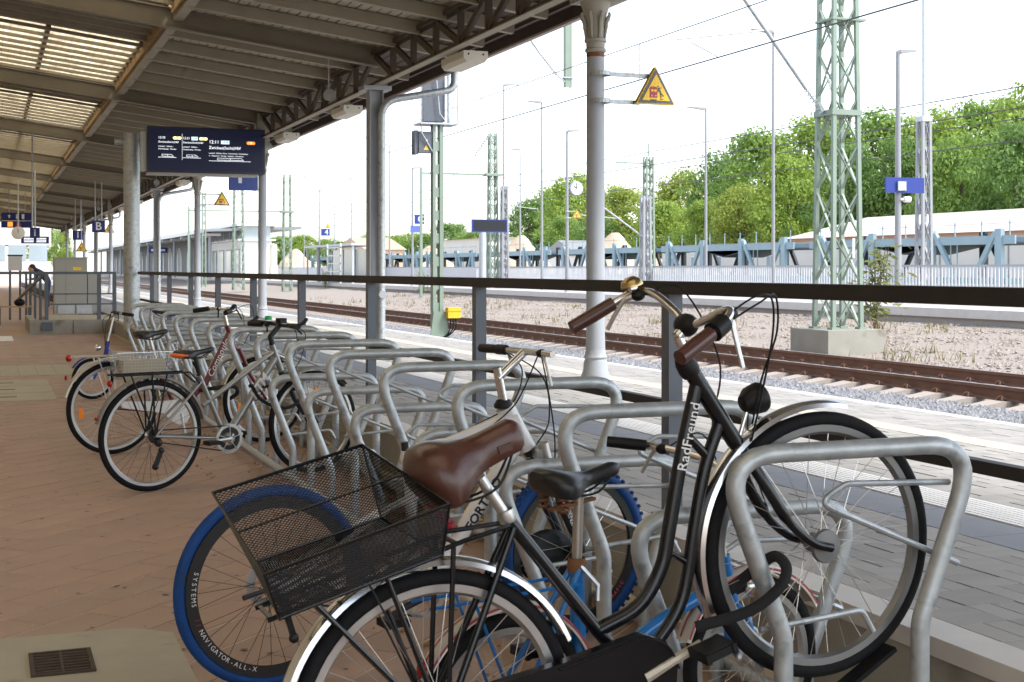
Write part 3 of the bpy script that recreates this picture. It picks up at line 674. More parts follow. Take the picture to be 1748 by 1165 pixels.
grip(bk, (.855, .741 + r0, .273), (.725, .713 + r0, .287), BROWNL, .0185); grip(bk, (.825, .689 + r0, -.252), (.715, .668 + r0, -.28), BROWNL, .0185)
bell = MB().lathe([(.0, .026), (.012, .025), (.026, .016), (.031, .003), (.031, 0)], 20).build('bell', mat('brass', (.50, .37, .17), .3, 1., .1), bk, True, (.905, .235, .775 + r0))
MB().cbox((0, 0, -.008), (.02, .02, .02)).build('bell_clamp', CHROME, bell)
MB().tube([P3((.832, .69 + r0, -.25)), P3((.875, .70 + r0, -.235))], .025, 12).build('gear_shifter', PLAST, bk, True)
lever(bk, (.918, .705 + r0, -.20), (-.02, -.03, -.10), ALU); lever(bk, (.905, .75 + r0, .215), (-.09, .05, -.045), ALU)
cable(bk, [(.92, .71 + r0, -.2), (1.0, .725 + r0, -.2), (1.06, .70 + r0, -.17), (1.075, .60 + r0, -.11), (1.03, .45 + r0, -.06), (.985, .34 + r0, -.03)]); cable(bk, [(.93, .69 + r0, -.19), (1.01, .705 + r0, -.19), (1.085, .70 + r0, -.15), (1.095, .60 + r0, -.1), (1.05, .49 + r0, -.05), (1.0, .38 + r0, -.03)])
cable(bk, [(.905, .75 + r0, .2), (1.0, .74 + r0, .15), (1.0, .55 + r0, .05), (.93, .42 + r0, .03), (.9, .36 + r0, .02)])
saddle(bk, (.10, .558 + r0), (.40, .575 + r0), .225, BROWNL, .108, .006, plump=.8, nosew=.34)
MB().cbox((.335, -.04, .555 + r0), (.036, .004, .018)).build('saddle_badge', BROWNL, bk)
tubes(bk, 'seat_post', ALU, [(W((.268, .50), (.305, .385)), .0135)])
MB().lathe([(.02, -.01), (.022, 0), (.02, .02)], 14, (.305, 0, .385 + r0)).build('seat_clamp', ALU, bk, True)
fender(bk, 0, r0, .376, 8, 172, CHROME, .029); fender(bk, 1.1215, r0, .376, 62, 190, CHROME, .027)
fst = MB()
for s in (-1, 1):
    for a in (150, 100): fst.cyl((.0, s * .06, r0), (.372 * math.cos(R(a)), s * .03, r0 + .372 * math.sin(R(a))), .0025, 6)
fst.build('mudguard_stays', DARKM, bk)
rk = MB()
for s in (-1, 1):
    for xa, xb in ((.02, .14), (.0, -.03), (-.02, -.2)): rk.tube([(xa * .6, s * .062, r0 + .01), (xb, s * .06, r0 + .385)], .0065, 8)
    rk.tube([(-.31, s * .06, r0 + .39), (.17, s * .06, r0 + .39), (.30, s * .02, r0 + .37)], .006, 8)
for x in (-.3, -.15, 0, .15): rk.bar((x, -.06, r0 + .39), (x, .06, r0 + .39), .008)
rk.build('luggage_rack', BLACKP, bk, True)
bt = [(-.307, .19, r0 + .645), (.065, .19, r0 + .63), (.12, -.19, r0 + .52), (-.308, -.19, r0 + .525)]; bo = [(-.27, .115, r0 + .475), (.04, .115, r0 + .465), (.09, -.13, r0 + .40), (-.295, -.13, r0 + .405)]
rim = MB().tube(bt, .0045, 8, True).tube(bo, .0035, 8, True)
for i in range(4): rim.tube([bt[i], bo[i]], .003, 6)
rim.tube([(-.307, 0, r0 + .583), (.093, 0, r0 + .573)], .003, 6)
bsk = rim.build('basket', BLACKP, bk, True); mb_ = MB()
for i in range(4): j = (i + 1) % 4; meshpanel(mb_, bo[i], bo[j], bt[j], bt[i], .0115, .0016)
meshpanel(mb_, *bo, .0115, .0016); mb_.build('basket_mesh', BLACKP, bsk)
cc = [(0.10 + .005, .0), (.12, .052), (.30, .03), (.45, .018), (.53, .012), (.585, -.03), (.60, -.095), (.575, -.16), (.51, -.188), (.40, -.165), (.15, -.07), (.0, -.06), (-.05, 0), (-.03, .045), (.03, .06)]
cg = MB().prism([(x, z) for x, z in cc], .03, Matrix.Translation((0, -.05, r0)) @ Matrix.Rotation(R(90), 4, 'X')).build('chain_case', BLACKP, bk)
MB().tube(smoothpath([(x, -.082, z + r0 - .012) for x, z in cc[2:7]], 4), .003, 6).build('case_moulding', PLAST, cg)
crankset(bk, (.509, r0 - .095), R(8), mat('worn_crank', (.52, .47, .38), .5, .4, .25, 30, 0, 60, .5, ((.28, .15, .06), 40, .62)), .165, .06, BLACKP)
lamp(bk, 1.0, r0 + .43, 0, PLAST, 1.15); tubes(bk, 'lamp_bracket', CHROME, [(W((.97, .35), (1.02, .42)), .006)])
cable(bk, [(1.02, r0 + .42), (1.0, r0 + .36), (.985, r0 + .30), (1.03, r0 + .1, .05)], .002)
lk = MB().tube(smoothpath([(.69, -.045, r0 - .045), (.82, -.09, r0 - .045), (.905, -.112, r0 - .015), (.945, -.108, r0 + .022), (.952, -.065, r0 + .045), (.93, -.028, r0 + .03), (.88, .0, r0 + .0), (.75, .03, r0 - .045)], 6), .0145, 10).build('cable_lock', mat('lock_fabric', (.012, .012, .014), .9, 0, .3, 60), bk, True)
MB().bar((1.12 - .05, -.028, r0 - .375), (1.12 + .12, -.028, r0 - .335), .05, .012).build('mud_flap', RUB, bk)
# ---------------- 2. white full-suspension mountain bike with blue tyres
r0 = .33
wb = bike('bicycle', 'white full-suspension mountain bike with bright blue tyres behind the black bike', (.90, 4.612, .335), r0, R(9.55), 0)
BT = mat('blue_tyre', (.005, .05, .20), .6, 0, .25, 14, .3, 120, .3, ((.02, .035, .06), 9, .62)); WF = mat('white_frame', (.70, .69, .68), .3, 0, .05, 6, 0, 60, .5, None, .4); RIMB = mat('black_rim', (.02, .02, .022), .35)
wA = wheel(wb, 0, r0, .338, .021, RIMB, BT, rimw=.018, band=WHITE, spm=DARKM); wB = wheel(wb, 1.21, r0, .325, .027, RIMB, BT, rimw=.018, band=ALU)
for wv, rad_ in ((wB, .325),):
    kn = MB()
    for k in range(64):
        a = 2 * math.pi * k / 64
        for s in (-1, 0, 1): kn.box((rad_ - .006, s * .016 - .005, -.006), (rad_ + .003, s * .016 + .005, .006), Matrix.Rotation(a + (.05 if s else 0), 4, 'Y'))
    kn.build('tread_knobs', BT, wv)
def ringtext(P, s, rr, a0, size, m, y=-.0192, step=None):
    for i, ch in enumerate(s):
        if ch == ' ': continue
        a = R(a0 + i * (step or size / rr * 57.3 * .78)); text(ch, size, m, P, Matrix.Translation((rr * math.cos(a), y, rr * math.sin(a))) @ Matrix.Rotation(R(90), 4, 'X') @ Matrix.Rotation(a + R(90), 4, 'Z'), 'rim_letter', .0004)
dm = MB().lathe([(.262, -.0188), (.296, -.0188)], 64, (0, 0, 0), 'y').build('rim_face', RIMB, wA); MB().lathe([(.249, -.0188), (.27, -.0188)], 64, (0, 0, 0), 'y').build('rim_face', RIMB, wB)
ringtext(wA, 'SYSTEMS', .276, 165, .022, WHITE); ringtext(wA, '///', .276, 197, .022, SRED); ringtext(wA, 'NAVIGATOR-ALL-X', .276, 206, .022, WHITE)
ringtext(wB, 'CHRRAFIC', .259, 300, .02, mat('pink_print', (.8, .12, .2), .5))
MB().lathe([(.05, 0), (.08, 0), (.08, .002), (.05, .002)], 30, (0, .03, 0), 'y').build('brake_disc', ALU, wA)
tubes(wb, 'frame', WF, [(W((.905, .555), (1.0, .395)), .036), (smoothpath(W((.945, .485), (.80, .455), (.64, .42), (.49, .385)), 5), [.058, .056, .053, .049, .045, .041, .038, .035, .032, .03] + [.027] * 6), (smoothpath(W((.97, .43), (.82, .24), (.66, .02), (.545, -.08)), 5), .030), (W((.50, .42), (.545, -.08)), .019), (W((.70, .44), (.55, .30)), .014)], 16)
tubes(wb, 'swing_arm', WF, [(W((.545, -.02, .03), (.25, -.03, .05), (0, 0, .065)), .013), (W((.545, -.02, -.03), (.25, -.03, -.05), (0, 0, -.065)), .013), (W((.42, .22, .02), (.0, .0, .065)), .010), (W((.42, .22, -.02), (.0, .0, -.065)), .010), (W((.42, .22), (.56, .26)), .014)])
text('TORRADO-II', .04, DARKM, wb, Matrix.Translation((.73, -.042, .445 + r0)) @ Matrix.Rotation(R(90), 4, 'X') @ Matrix.Rotation(R(13), 4, 'Z'), bold=.0008, shear=.3)
text('FORTIDO', .05, DARKM, wb, Matrix.Translation((.80, -.0318, .21 + r0)) @ Matrix.Rotation(R(90), 4, 'X') @ Matrix.Rotation(R(54), 4, 'Z'), bold=.0012)
sh = MB().tube([P3(p) for p in W((.57, .26), (.69, .12))], .013, 10); hel = [(.57 + .12 * t / 40 + .02 * math.cos(t * 1.1) * .76, .024 * math.sin(t * 1.1), .26 + r0 - .14 * t / 40 + .02 * math.cos(t * 1.1) * .65) for t in range(41)]
sh.tube(hel, .004, 6).build('shock_absorber', mat('red_spring', (.45, .03, .05), .4), wb, True)
FK = mat('fork_dark', (.02, .03, .045), .35, .1, .2, 10)
fk = tubes(wb, 'suspension_fork', FK, [(W((1.0, .40), (1.02, .375)), .025)] + [(W((1.05, .36, s * .062), (1.13, .16, s * .062), (1.21, 0, s * .066)), [.019, .023, .017]) for s in (-1, 1)])
tubes(wb, 'fork_crown', ALU, [(W((1.02, .375, -.075), (1.035, .385, 0), (1.02, .375, .075)), .022), (W((1.03, .42, -.066), (1.05, .35, -.066)), .021), (W((1.03, .42, .066), (1.05, .35, .066)), .021)])
text('FULL SUSPENSION', .026, WHITE, wb, Matrix.Translation((1.128, -.0852, .165 + r0)) @ Matrix.Rotation(R(90), 4, 'X') @ Matrix.Rotation(R(-67), 4, 'Z'))
MB().cbox((1.128 - .012, -.0838, .20 + r0), (.022, .002, .05)).build('fork_sticker', SRED, wb)
tubes(wb, 'stem', CHROME, [(W((.905, .55), (.872, .70)), .0165), (W((.875, .66), (.99, .755)), .017)]); MB().lathe([(.034, 0), (.036, .012), (.026, .03)], 16).build('headset', PLAST, wb, True, (.90, 0, .55 + r0))
tubes(wb, 'handlebar', CHROME, [(W((.99, .755, -.20), (.99, .757, 0), (1.0, .752, .34)), .0125)])
grip(wb, (.995, .754 + r0, .22), (1.0, .752 + r0, .345), PLAST, .017)
MB().tube([P3((.992, .755 + r0, .14)), P3((.995, .754 + r0, .21))], .02, 10).build('gear_shifter', PLAST, wb, True); lever(wb, (.99, .755 + r0, -.12), (.0, -.07, -.09), ALU); lever(wb, (.995, .755 + r0, .15), (.06, .06, -.03), ALU)
for a in ([(.99, .75 + r0, -.12), (1.02, .62 + r0, -.12), (1.06, .45 + r0, -.1), (1.08, .30 + r0, -.07)], [(.99, .75 + r0, .13), (1.07, .66 + r0, .0), (1.08, .5 + r0, -.03), (1.04, .40 + r0, 0)], [(.995, .75 + r0, .16), (1.04, .68 + r0, .1), (.96, .56 + r0, .04), (.8, .49 + r0, .03)], [(.99, .75 + r0, -.1), (.95, .62 + r0, -.06), (.91, .55 + r0, -.04), (.8, .47 + r0, -.035)]): cable(wb, a)
tubes(wb, 'seat_post', DARKM, [(W((.50, .40), (.495, .45)), .0135)]); saddle(wb, (.53, .41 + r0), (.74, .45 + r0), .12, BLACKL, .035)
crankset(wb, (.545, r0 - .085), R(200), DARKM, .17, .085, ALU); chain(wb, (.545, r0 - .085), .08, .04, r0)
dr = MB().ball((.03, -.06, r0 - .09), .018, 8).ball((.055, -.06, r0 - .17), .018, 8).bar((.03, -.06, r0 - .09), (.055, -.06, r0 - .17), .012, .02).bar((.0, -.06, r0), (.03, -.065, r0 - .08), .02, .03); dr.build('derailleur', DARKM, wb)
MB().tube([(0, -.06, r0 + .01), (-.13, -.085, r0 - .01)], [.007, .009], 8).build('axle_peg', DARKM, wb)
MB().ball((1.10, .02, r0 - .02), .1, 12, (1.3, .25, 1.0)).build('spoke_bag', PLAST, wb)
# ---------------- 3. small blue bike squeezed low between the two
r0 = .25
bl = bike('bicycle', 'small blue bike with worn black saddle wedged between black and white bikes', (1.272, 3.372, .25), r0, R(10.4), 0)
BLU = mat('blue_frame', (.01, .17, .50), .3, 0, .12, 8, 0, 60, .5, None, .4)
wheel(bl, 0, r0, .25, .022, ALU, RUB, nsp=28); wheel(bl, .842, r0, .25, .022, ALU, RUB, nsp=28)
CRF = mat('cream_guard', (.62, .58, .50), .35, .3, .15, 6)
fender(bl, 0, r0, .278, 5, 175, CRF, .03, stripe=SRED); fender(bl, .842, r0, .278, 30, 160, CRF, .03, stripe=SRED)
tubes(bl, 'frame', BLU, [(W((.223, .36), (.235, -.02)), .021), (smoothpath(W((.235, .0), (.42, .12), (.60, .195), (.755, .25)), 4), .019), (W((.735, .32), (.772, .17)), .02), (W((.22, .34, .02), (.0, .0, .06)), .0085), (W((.22, .34, -.02), (.0, .0, -.06)), .0085), (W((.235, -.02, .03), (0, 0, .06)), .009), (W((.235, -.02, -.03), (0, 0, -.06)), .009)])
tubes(bl, 'fork', BLU, [(smoothpath(W((.772, .17, s * .02), (.79, .14, s * .045), (.80, .06, s * .052), (.842, 0, s * .055)), 4), .0115) for s in (-1, 1)])
tubes(bl, 'stem', CHROME, [(W((.735, .32), (.66, .60)), .0125)]); tubes(bl, 'handlebar', CHROME, [(smoothpath(W((.57, .625, .27), (.64, .62, .2), (.665, .605, 0), (.64, .58, -.12), (.58, .55, -.16)), 5), .011)])
grip(bl, (.62, .622 + r0, .215), (.53, .632 + r0, .29), PLAST, .0165); grip(bl, (.60, .56 + r0, -.15), (.52, .53 + r0, -.18), PLAST, .0165); lever(bl, (.645, .615 + r0, .17), (-.03, .06, -.05))
tubes(bl, 'seat_post', mat('dull_steel', (.40, .36, .31), .4, .7, .25, 20), [(W((.232, .55), (.224, .34)), .0145)]); MB().lathe([(.024, -.02), (.026, 0), (.024, .02)], 14, (.224, 0, .35 + r0)).build('seat_clamp', RUST, bl, True); MB().tube([(.224, -.02, .35 + r0), (.26, -.05, .30 + r0), (.255, -.055, .26 + r0)], .006, 6).build('quick_release', ALU, bl)
sd = saddle(bl, (.095, .60 + r0), (.365, .605 + r0), .19, BLACKL, .065, .02)
sp = MB()
for s in (-1, 1):
    sp.tube([(.15 + .014 * math.cos(t * .9), s * .05 + .014 * math.sin(t * .9), r0 + .50 + t * .0022) for t in range(26)], .0035, 6)
sp.bar((.14, 0, r0 + .505), (.28, 0, r0 + .525), .022, .008); sp.build('saddle_springs', RUST, sd)
crankset(bl, (.235, r0 - .02), R(-60), ALU, .13, .06, ALU); lamp(bl, .80, r0 + .22, 0, CHROME); rf = MB().lathe([(0, -.004), (.035, -.004), (.035, .004), (0, .004)], 4, (.02, -.02, r0 - .14), 'y').build('spoke_reflector', ORANGE, bl)
MB().ball((-.245, 0, r0 + .13), .42, 10, (0.033, 0.048, 0.095)).build('tail_light', REDR, bl)
rk = MB()
for s in (-1, 1): rk.tube([(-.25, s * .05, r0 + .30), (.2, s * .05, r0 + .31)], .005, 6).tube([(0, s * .06, r0), (-.12, s * .05, r0 + .30)], .0045, 6)
rk.build('luggage_rack', BLU, bl)
cable(bl, [(.64, .61 + r0, .17), (.74, .66 + r0, .1), (.76, .5 + r0, .03), (.76, .3 + r0, .03)])
# ---------------- 4. silver trekking bike
def trekking(name, label, hub, head, fm, wbase, hd, txt=None, txtm=None, seatm=BLACKL, tyre=RUB, guard=None, guardm=None, rim_=ALU, seatpos=None, tail_=None):
    r0 = .35; t = bike(name, label, hub, r0, head, 0); wheel(t, 0, r0, .35, .02, rim_, tyre); wheel(t, wbase, r0, .35, .02, rim_, tyre); return t
r0 = .35
kt = trekking('bicycle', 'silver trekking bike with orange-tipped saddle and black luggage rack', (.973, 8.90, .35), R(20), None, 1.2, None)
SILV = mat('silver_frame', (.30, .30, .295), .3, .6, .08, 6)
kt.location.z = 0
wheel(kt, 0, r0, .35, .02, ALU, RUB, spm=DARKM); wheel(kt, 1.2, r0, .35, .02, ALU, RUB, spm=DARKM)
for o in list(kt.children)[:2]:
    for c_ in list(o.children): bpy.data.objects.remove(c_)
    bpy.data.objects.remove(o)
tubes(kt, 'frame', SILV, [(W((.875, .54), (.955, .34)), .021), (W((.335, .36), (.526, -.057)), .0165), (W((.895, .50), (.36, .165)), .017), (W((.90, .45), (.526, -.057)), .027), (W((.526, -.057, .03), (0, 0, .065)), .010), (W((.526, -.057, -.03), (0, 0, -.065)), .010), (W((.35, .33, .02), (0, 0, .065)), .009), (W((.35, .33, -.02), (0, 0, -.065)), .009), (W((.64, .335), (.66, .13)), .012)], 14)
text('KTM', .085, mat('pale_print', (.75, .74, .72), .5), kt, Matrix.Translation((.765, -.0275, .265 + r0)) @ Matrix.Rotation(R(90), 4, 'X') @ Matrix.Rotation(R(53.5), 4, 'Z'), bold=.003, shear=.2)
tubes(kt, 'suspension_fork', FK, [(W((.945, .36), (.985, .29)), .024)] + [(W((1.0, .36, s * .06), (1.09, .16, s * .06), (1.2, 0, s * .062)), [.015, .02, .014]) for s in (-1, 1)] + [(W((1.0, .33, -.065), (1.0, .33, .065)), .02)])
tubes(kt, 'stem', DARKM, [(W((.885, .52), (.86, .60)), .019), (W((.862, .595), (.93, .665)), .018)]); tubes(kt, 'handlebar', DARKM, [(smoothpath(W((.885, .66, -.30), (.915, .668, -.14), (.93, .67, 0), (.93, .682, .16), (.90, .69, .31)), 4), .012)])
for s in (-1, 1): grip(kt, (.91, .67 + r0, s * .19), (.885, .672 + r0, s * .315), PLAST, .018); MB().tube([P3((.885, .672 + r0, s * .31)), P3((.93, .70 + r0, s * .315)), P3((.95, .72 + r0, s * .31))], .013, 8).build('bar_end', PLAST, kt, True); lever(kt, (.92, .67 + r0, s * .14), (.05, s * .08, -.03), DARKM)
MB().lathe([(0, .03), (.02, .028), (.026, .015), (.026, 0)], 14).build('green_bell', mat('green_plastic', (.02, .42, .13), .4), kt, True, (.925, .13, .70 + r0))
MB().cbox((.935, -.02, .70 + r0), (.05, .06, .035)).build('bike_computer', PLAST, kt)
for a in ([(.92, .67 + r0, -.12), (1.05, .62 + r0, -.13), (1.06, .45 + r0, -.07), (1.0, .35 + r0, -.05)], [(.92, .67 + r0, .12), (1.06, .64 + r0, .02), (1.04, .48 + r0, -.03), (.95, .40 + r0, -.03)]): cable(kt, a)
sk = saddle(kt, (.165, .515 + r0), (.445, .53 + r0), .16, BLACKL, .05); MB().ball((.215, 0, .497 + r0), .045, 12, (1.7, 1.78, .5)).build('orange_tail', mat('orange_plastic', (.75, .16, .03), .45), sk, True)
tubes(kt, 'seat_post', DARKM, [(W((.305, .49), (.345, .34)), .0145)])
fender(kt, 0, r0, .376, 12, 165, mat('grey_guard', (.20, .185, .16), .5, .1, .2), .027); fender(kt, 1.2, r0, .376, 40, 140, MATS['grey_guard'], .026)
rk = MB()
for s in (-1, 1):
    for xb in (-.16, -.02, .08): rk.tube([(0, s * .065, r0), (xb, s * .06, r0 + .385)], .006, 8)
    rk.tube([(-.26, s * .06, r0 + .39), (.24, s * .06, r0 + .39), (.34, s * .02, r0 + .30)], .006, 8)
for x in (-.25, -.1, .05, .2): rk.bar((x, -.06, r0 + .39), (x, .06, r0 + .39), .008)
rk.build('luggage_rack', PLAST, kt, True)
MB().ball((-.275, 0, r0 + .34), .42, 10, (0.033, 0.057, 0.048)).build('tail_light', REDR, kt); MB().ball((-.36, 0, r0 + .13), .42, 10, (0.028, 0.048, 0.028)).build('rear_reflector', REDR, kt)
crankset(kt, (.526, r0 - .057), R(182), ALU, .17, .095, ALU)
MB().lathe([(.045, -.006), (.072, -.006), (.072, .0), (.045, .0)], 30, (.526, -.046, r0 - .057), 'y').build('small_chainring', DARKM, kt); chain(kt, (.526, r0 - .057), .085, .035, r0)
dr = MB().ball((.04, -.06, r0 - .09), .02, 8).ball((.0, -.06, r0 - .19), .022, 8).bar((.04, -.06, r0 - .09), (.0, -.06, r0 - .19), .012, .03).ball((.02, -.06, r0 - .04), .028, 8).lathe([(0, -.005), (.045, -.005), (.03, .01)], 18, (0, -.045, r0), 'y'); dr.build('derailleur', DARKM, kt)
MB().cbox((1.22, -.02, r0 + .215), (.05, .012, .034)).build('spoke_reflector', ORANGE, kt); cable(kt, [(.10, r0 + .3, -.04), (.0, r0 + .22, -.09), (-.06, r0 + .02, -.1), (.01, r0 - .04, -.07)])
MB().tube(smoothpath([P3(p) for p in [(.70, .28 + r0, -.03), (.76, .18 + r0, -.06), (.9, .12 + r0, -.09), (1.02, .15 + r0, -.09), (1.07, .22 + r0, -.03), (.95, .25 + r0, .03), (.72, .27 + r0, .03)]], 5), .012, 8).build('cable_lock', MATS['lock_fabric'], kt, True)
# ---------------- 5. burgundy city bike with wire basket
r0 = .35
bu = bike('bicycle', 'burgundy city bike with wire rear basket and white chain guard', (.896, 10.79, .35), r0, R(14.44), 0)
BUR = mat('burgundy_frame', (.13, .008, .022), .3, 0, .15, 8, 0, 60, .5, None, .4)
wheel(bu, 0, r0, .35, .02, ALU, RUB); wheel(bu, 1.24, r0, .35, .02, ALU, RUB)
tubes(bu, 'frame', BUR, [(W((.925, .60), (.99, .42)), .021), (W((.33, .36), (.515, -.07)), .0165), (W((.945, .54), (.74, .14), (.60, .02), (.515, -.07)), .024), (W((.515, -.07, .03), (0, 0, .065)), .01), (W((.515, -.07, -.03), (0, 0, -.065)), .01), (W((.34, .34, .02), (0, 0, .065)), .009), (W((.34, .34, -.02), (0, 0, -.065)), .009)], 14)
text('Compoulo', .075, WHITE, bu, Matrix.Translation((.845, -.0245, .345 + r0)) @ Matrix.Rotation(R(90), 4, 'X') @ Matrix.Rotation(R(63), 4, 'Z'), shear=.2)
tubes(bu, 'suspension_fork', BUR, [(W((.99, .42), (1.0, .39)), .024)] + [(W((1.0, .42, s * .058), (1.10, .2, s * .06), (1.24, 0, s * .062)), [.018, .016, .012]) for s in (-1, 1)])
tubes(bu, 'stem', CHROME, [(W((.925, .60), (.905, .68)), .016), (W((.905, .68), (.94, .72)), .016)]); tubes(bu, 'handlebar', CHROME, [(smoothpath(W((.80, .715, .30), (.90, .73, .2), (.94, .725, 0), (.90, .73, -.2), (.80, .715, -.30)), 4), .0115)])
for s in (-1, 1): grip(bu, (.87, .728 + r0, s * .23), (.775, .71 + r0, s * .315), PLAST, .019); lever(bu, (.92, .728 + r0, s * .15), (.03, s * .08, -.05), DARKM)
MB().tube([P3((.90, .73 + r0, -.17)), P3((.93, .75 + r0, -.13))], .024, 10).build('gear_shifter', PLAST, bu, True)
for a in ([(.92, .73 + r0, -.14), (1.08, .76 + r0, -.1), (1.13, .62 + r0, -.05), (1.05, .45 + r0, -.05)], [(.92, .73 + r0, .14), (1.05, .73 + r0, .05), (1.07, .58 + r0, 0), (.98, .48 + r0, 0)]): cable(bu, a)
saddle(bu, (.17, .56 + r0), (.44, .57 + r0), .19, BLACKL, .06); tubes(bu, 'seat_post', ALU, [(W((.29, .52), (.34, .34)), .0135)])
fender(bu, 0, r0, .378, 8, 165, mat('champagne_guard', (.50, .47, .40), .35, .5, .1), .03); fender(bu, 1.24, r0, .378, 30, 160, MATS['champagne_guard'], .03)
wbk = MB(); a = [(-.06, -.09), (.40, -.09), (.40, -.27), (-.06, -.27)]; b_ = [(-.03, -.10), (.37, -.10), (.37, -.25), (-.03, -.25)]; za, zb = r0 + .425, r0 + .235
for i in range(4): j = (i + 1) % 4; meshpanel(wbk, (*b_[i], zb), (*b_[j], zb), (*a[j], za), (*a[i], za), .024, .0022, False)
meshpanel(wbk, *[(x, y, zb) for x, y in b_], .024, .0022, False); wbk.tube([(x, y, za) for x, y in a], .004, 6, True); sbk = wbk.build('wire_basket', STEELW, bu)
MB().box((.0, -.235, zb + .006), (.33, -.12, zb + .13)).build('basket_lining', mat('beige_cloth', (.50, .44, .33), .9), sbk)
rk = MB()
for s in (-1, 1): rk.tube([(-.3, s * .06, r0 + .392), (.3, s * .05, r0 + .392)], .0055, 6).tube([(0, s * .065, r0), (-.13, s * .06, r0 + .39)], .005, 6).tube([(0, s * .065, r0), (.0, s * .06, r0 + .39)], .005, 6)
rk.build('luggage_rack', STEELW, bu, True)
MB().ball((-.33, 0, r0 + .385), .42, 10, (0.055, 0.067, 0.067)).build('tail_light', REDR, bu); MB().ball((-.35, 0, r0 + .24), .42, 10, (0.022, 0.048, 0.048)).build('rear_reflector', REDR, bu); MB().cbox((-.24, -.012, r0 - .03), (.036, .012, .08)).build('spoke_reflector', ORANGE, bu); MB().cbox((1.03, -.012, r0 - .06), (.036, .012, .08)).build('spoke_reflector', ORANGE, bu)
MB().prism([(.02, .05), (.35, .035), (.50, .04), (.58, 0), (.60, -.07), (.56, -.14), (.50, -.155), (.43, -.12), (.38, -.06), (.05, .0)], .02, Matrix.Translation((0, -.06, r0)) @ Matrix.Rotation(R(90), 4, 'X')).build('chain_guard', WHITE, bu)
crankset(bu, (.515, r0 - .07), R(-80), ALU, .17, .05, ALU)
MB().tube(smoothpath([P3(p) for p in [(.68, .10 + r0, -.04), (.78, .11 + r0, -.06), (.95, .12 + r0, -.06), (1.0, .06 + r0, -.03), (.93, .0 + r0, .02)]], 5), .016, 8).build('cable_lock', MATS['lock_fabric'], bu, True)
# ---------------- 6, 7. compact bikes at the far end of the rack
def compact(label, hub, head, fm, bar=True):
    r0 = .22; t = bike('bicycle', label, hub, r0, head, 0); W = lambda *p: [(x, z + r0, *y) for x, z, *y in p]
    wheel(t, 0, r0, .22, .02, ALU, RUB, nsp=20); wheel(t, .93, r0, .22, .02, ALU, RUB, nsp=20)
    tubes(t, 'frame', fm, [(W((.33, .30), (.36, .0)), .02), (smoothpath(W((.36, .02), (.55, .10), (.78, .30)), 4), .024), (W((.77, .40), (.80, .24)), .021), (W((.36, 0, .03), (0, 0, .055)), .01), (W((.36, 0, -.03), (0, 0, -.055)), .01), (W((.33, .27, .02), (0, 0, .055)), .009), (W((.33, .27, -.02), (0, 0, -.055)), .009)])
    tubes(t, 'fork', fm, [(smoothpath(W((.80, .24, s * .03), (.83, .17, s * .045), (.93, 0, s * .052)), 4), .012) for s in (-1, 1)])
    tubes(t, 'stem', CHROME, [(W((.77, .40), (.71, .66)), .014)]); tubes(t, 'handlebar', CHROME, [(smoothpath(W((.60, .69, .30), (.68, .70, .2), (.715, .665, 0), (.68, .70, -.2), (.60, .69, -.30)), 4), .011)])
    for s in (-1, 1): grip(t, (.66, .70 + r0, s * .23), (.57, .685 + r0, s * .325), PLAST, .018); lever(t, (.69, .70 + r0, s * .17), (.02, s * .07, -.05), DARKM)
    tubes(t, 'seat_post', ALU, [(W((.17, .67), (.335, .28)), .0145)]); saddle(t, (.03, .70 + r0), (.30, .715 + r0), .17, BLACKL, .055)
    fender(t, 0, r0, .245, 10, 165, DARKM, .028); fender(t, .93, r0, .245, 30, 165, fm, .028)
    crankset(t, (.36, r0), R(-50), ALU, .15, .06, ALU); lamp(t, .84, r0 + .33, 0, CHROME); MB().cbox((.80, .012, r0 - .03), (.03, .012, .05)).build('spoke_reflector', ORANGE, t)
    for s in (-1, 1): cable(t, [(.69, .70 + r0, s * .16), (.80, .62 + r0, s * .12), (.80, .45 + r0, s * .03), (.80, .30 + r0, 0)])
    return t
compact('compact blue bike parked facing the aisle with a round headlight', (2.0, 15.5, .22), R(186.2), mat('royal_blue_frame', (.01, .03, .30), .3, 0, .1, 6, 0, 60, .5, None, .4))

# ================================================================== FAR END OF THE AISLE
pole = thing('display_pole', 'thick galvanised round pole carrying the departure display', 'pole', (2.655, 27.6, PZ))
MB().cyl((0, 0, -.1), (0, 0, CAM_H + 2.62 - PZ), .155, 28).build('pole_tube', GALV, pole, True); MB().cyl((-.32, 0, CAM_H + 2.46 - PZ), (.42, 0, CAM_H + 2.46 - PZ), .07, 18).build('cross_arm', GALV, pole, True)
MB().lathe([(.165, 0), (.165, .06), (.156, .06)], 28, (0, 0, CAM_H + 1.9 - PZ)).build('pole_clamp', GALVD, pole)
dsp = thing('departure_display', 'dark blue train departure display with white text on a pole arm', 'display', (2.86, 26.9, zat(295, 3.2, 26.9)))
DX, DZ = 2.23, .87
MB().box((0, -.12, .0), (DX, .22, DZ)).build('housing', mat('display_case', (.012, .014, .035), .35), dsp); MB().box((-.1, -.0, .02), (-.003, .20, DZ - .1)).build('side_panel', GALVD, dsp); MB().box((0, -.10, -.05), (DX - .15, .2, -.003)).build('under_tray', CAB, dsp)
MB().box((.04, -.124, .04), (DX - .04, -.121, DZ - .04)).build('screen', emit('display_screen', (.003, .006, .03), .15), dsp)
TX = emit('display_text', (.8, .85, .9), .55); PILL = emit('display_pill', (.75, .7, .35), .5); PLO = emit('display_orange', (.9, .25, .03), .6); PBL = emit('display_delay', (.6, .75, .85), .45)
def dt(s, x, z, size, m=TX, ax='LEFT'): text(s, size, m, dsp, face_cam(x, -.1265, z), 'display_text', .0005, 0, ax)
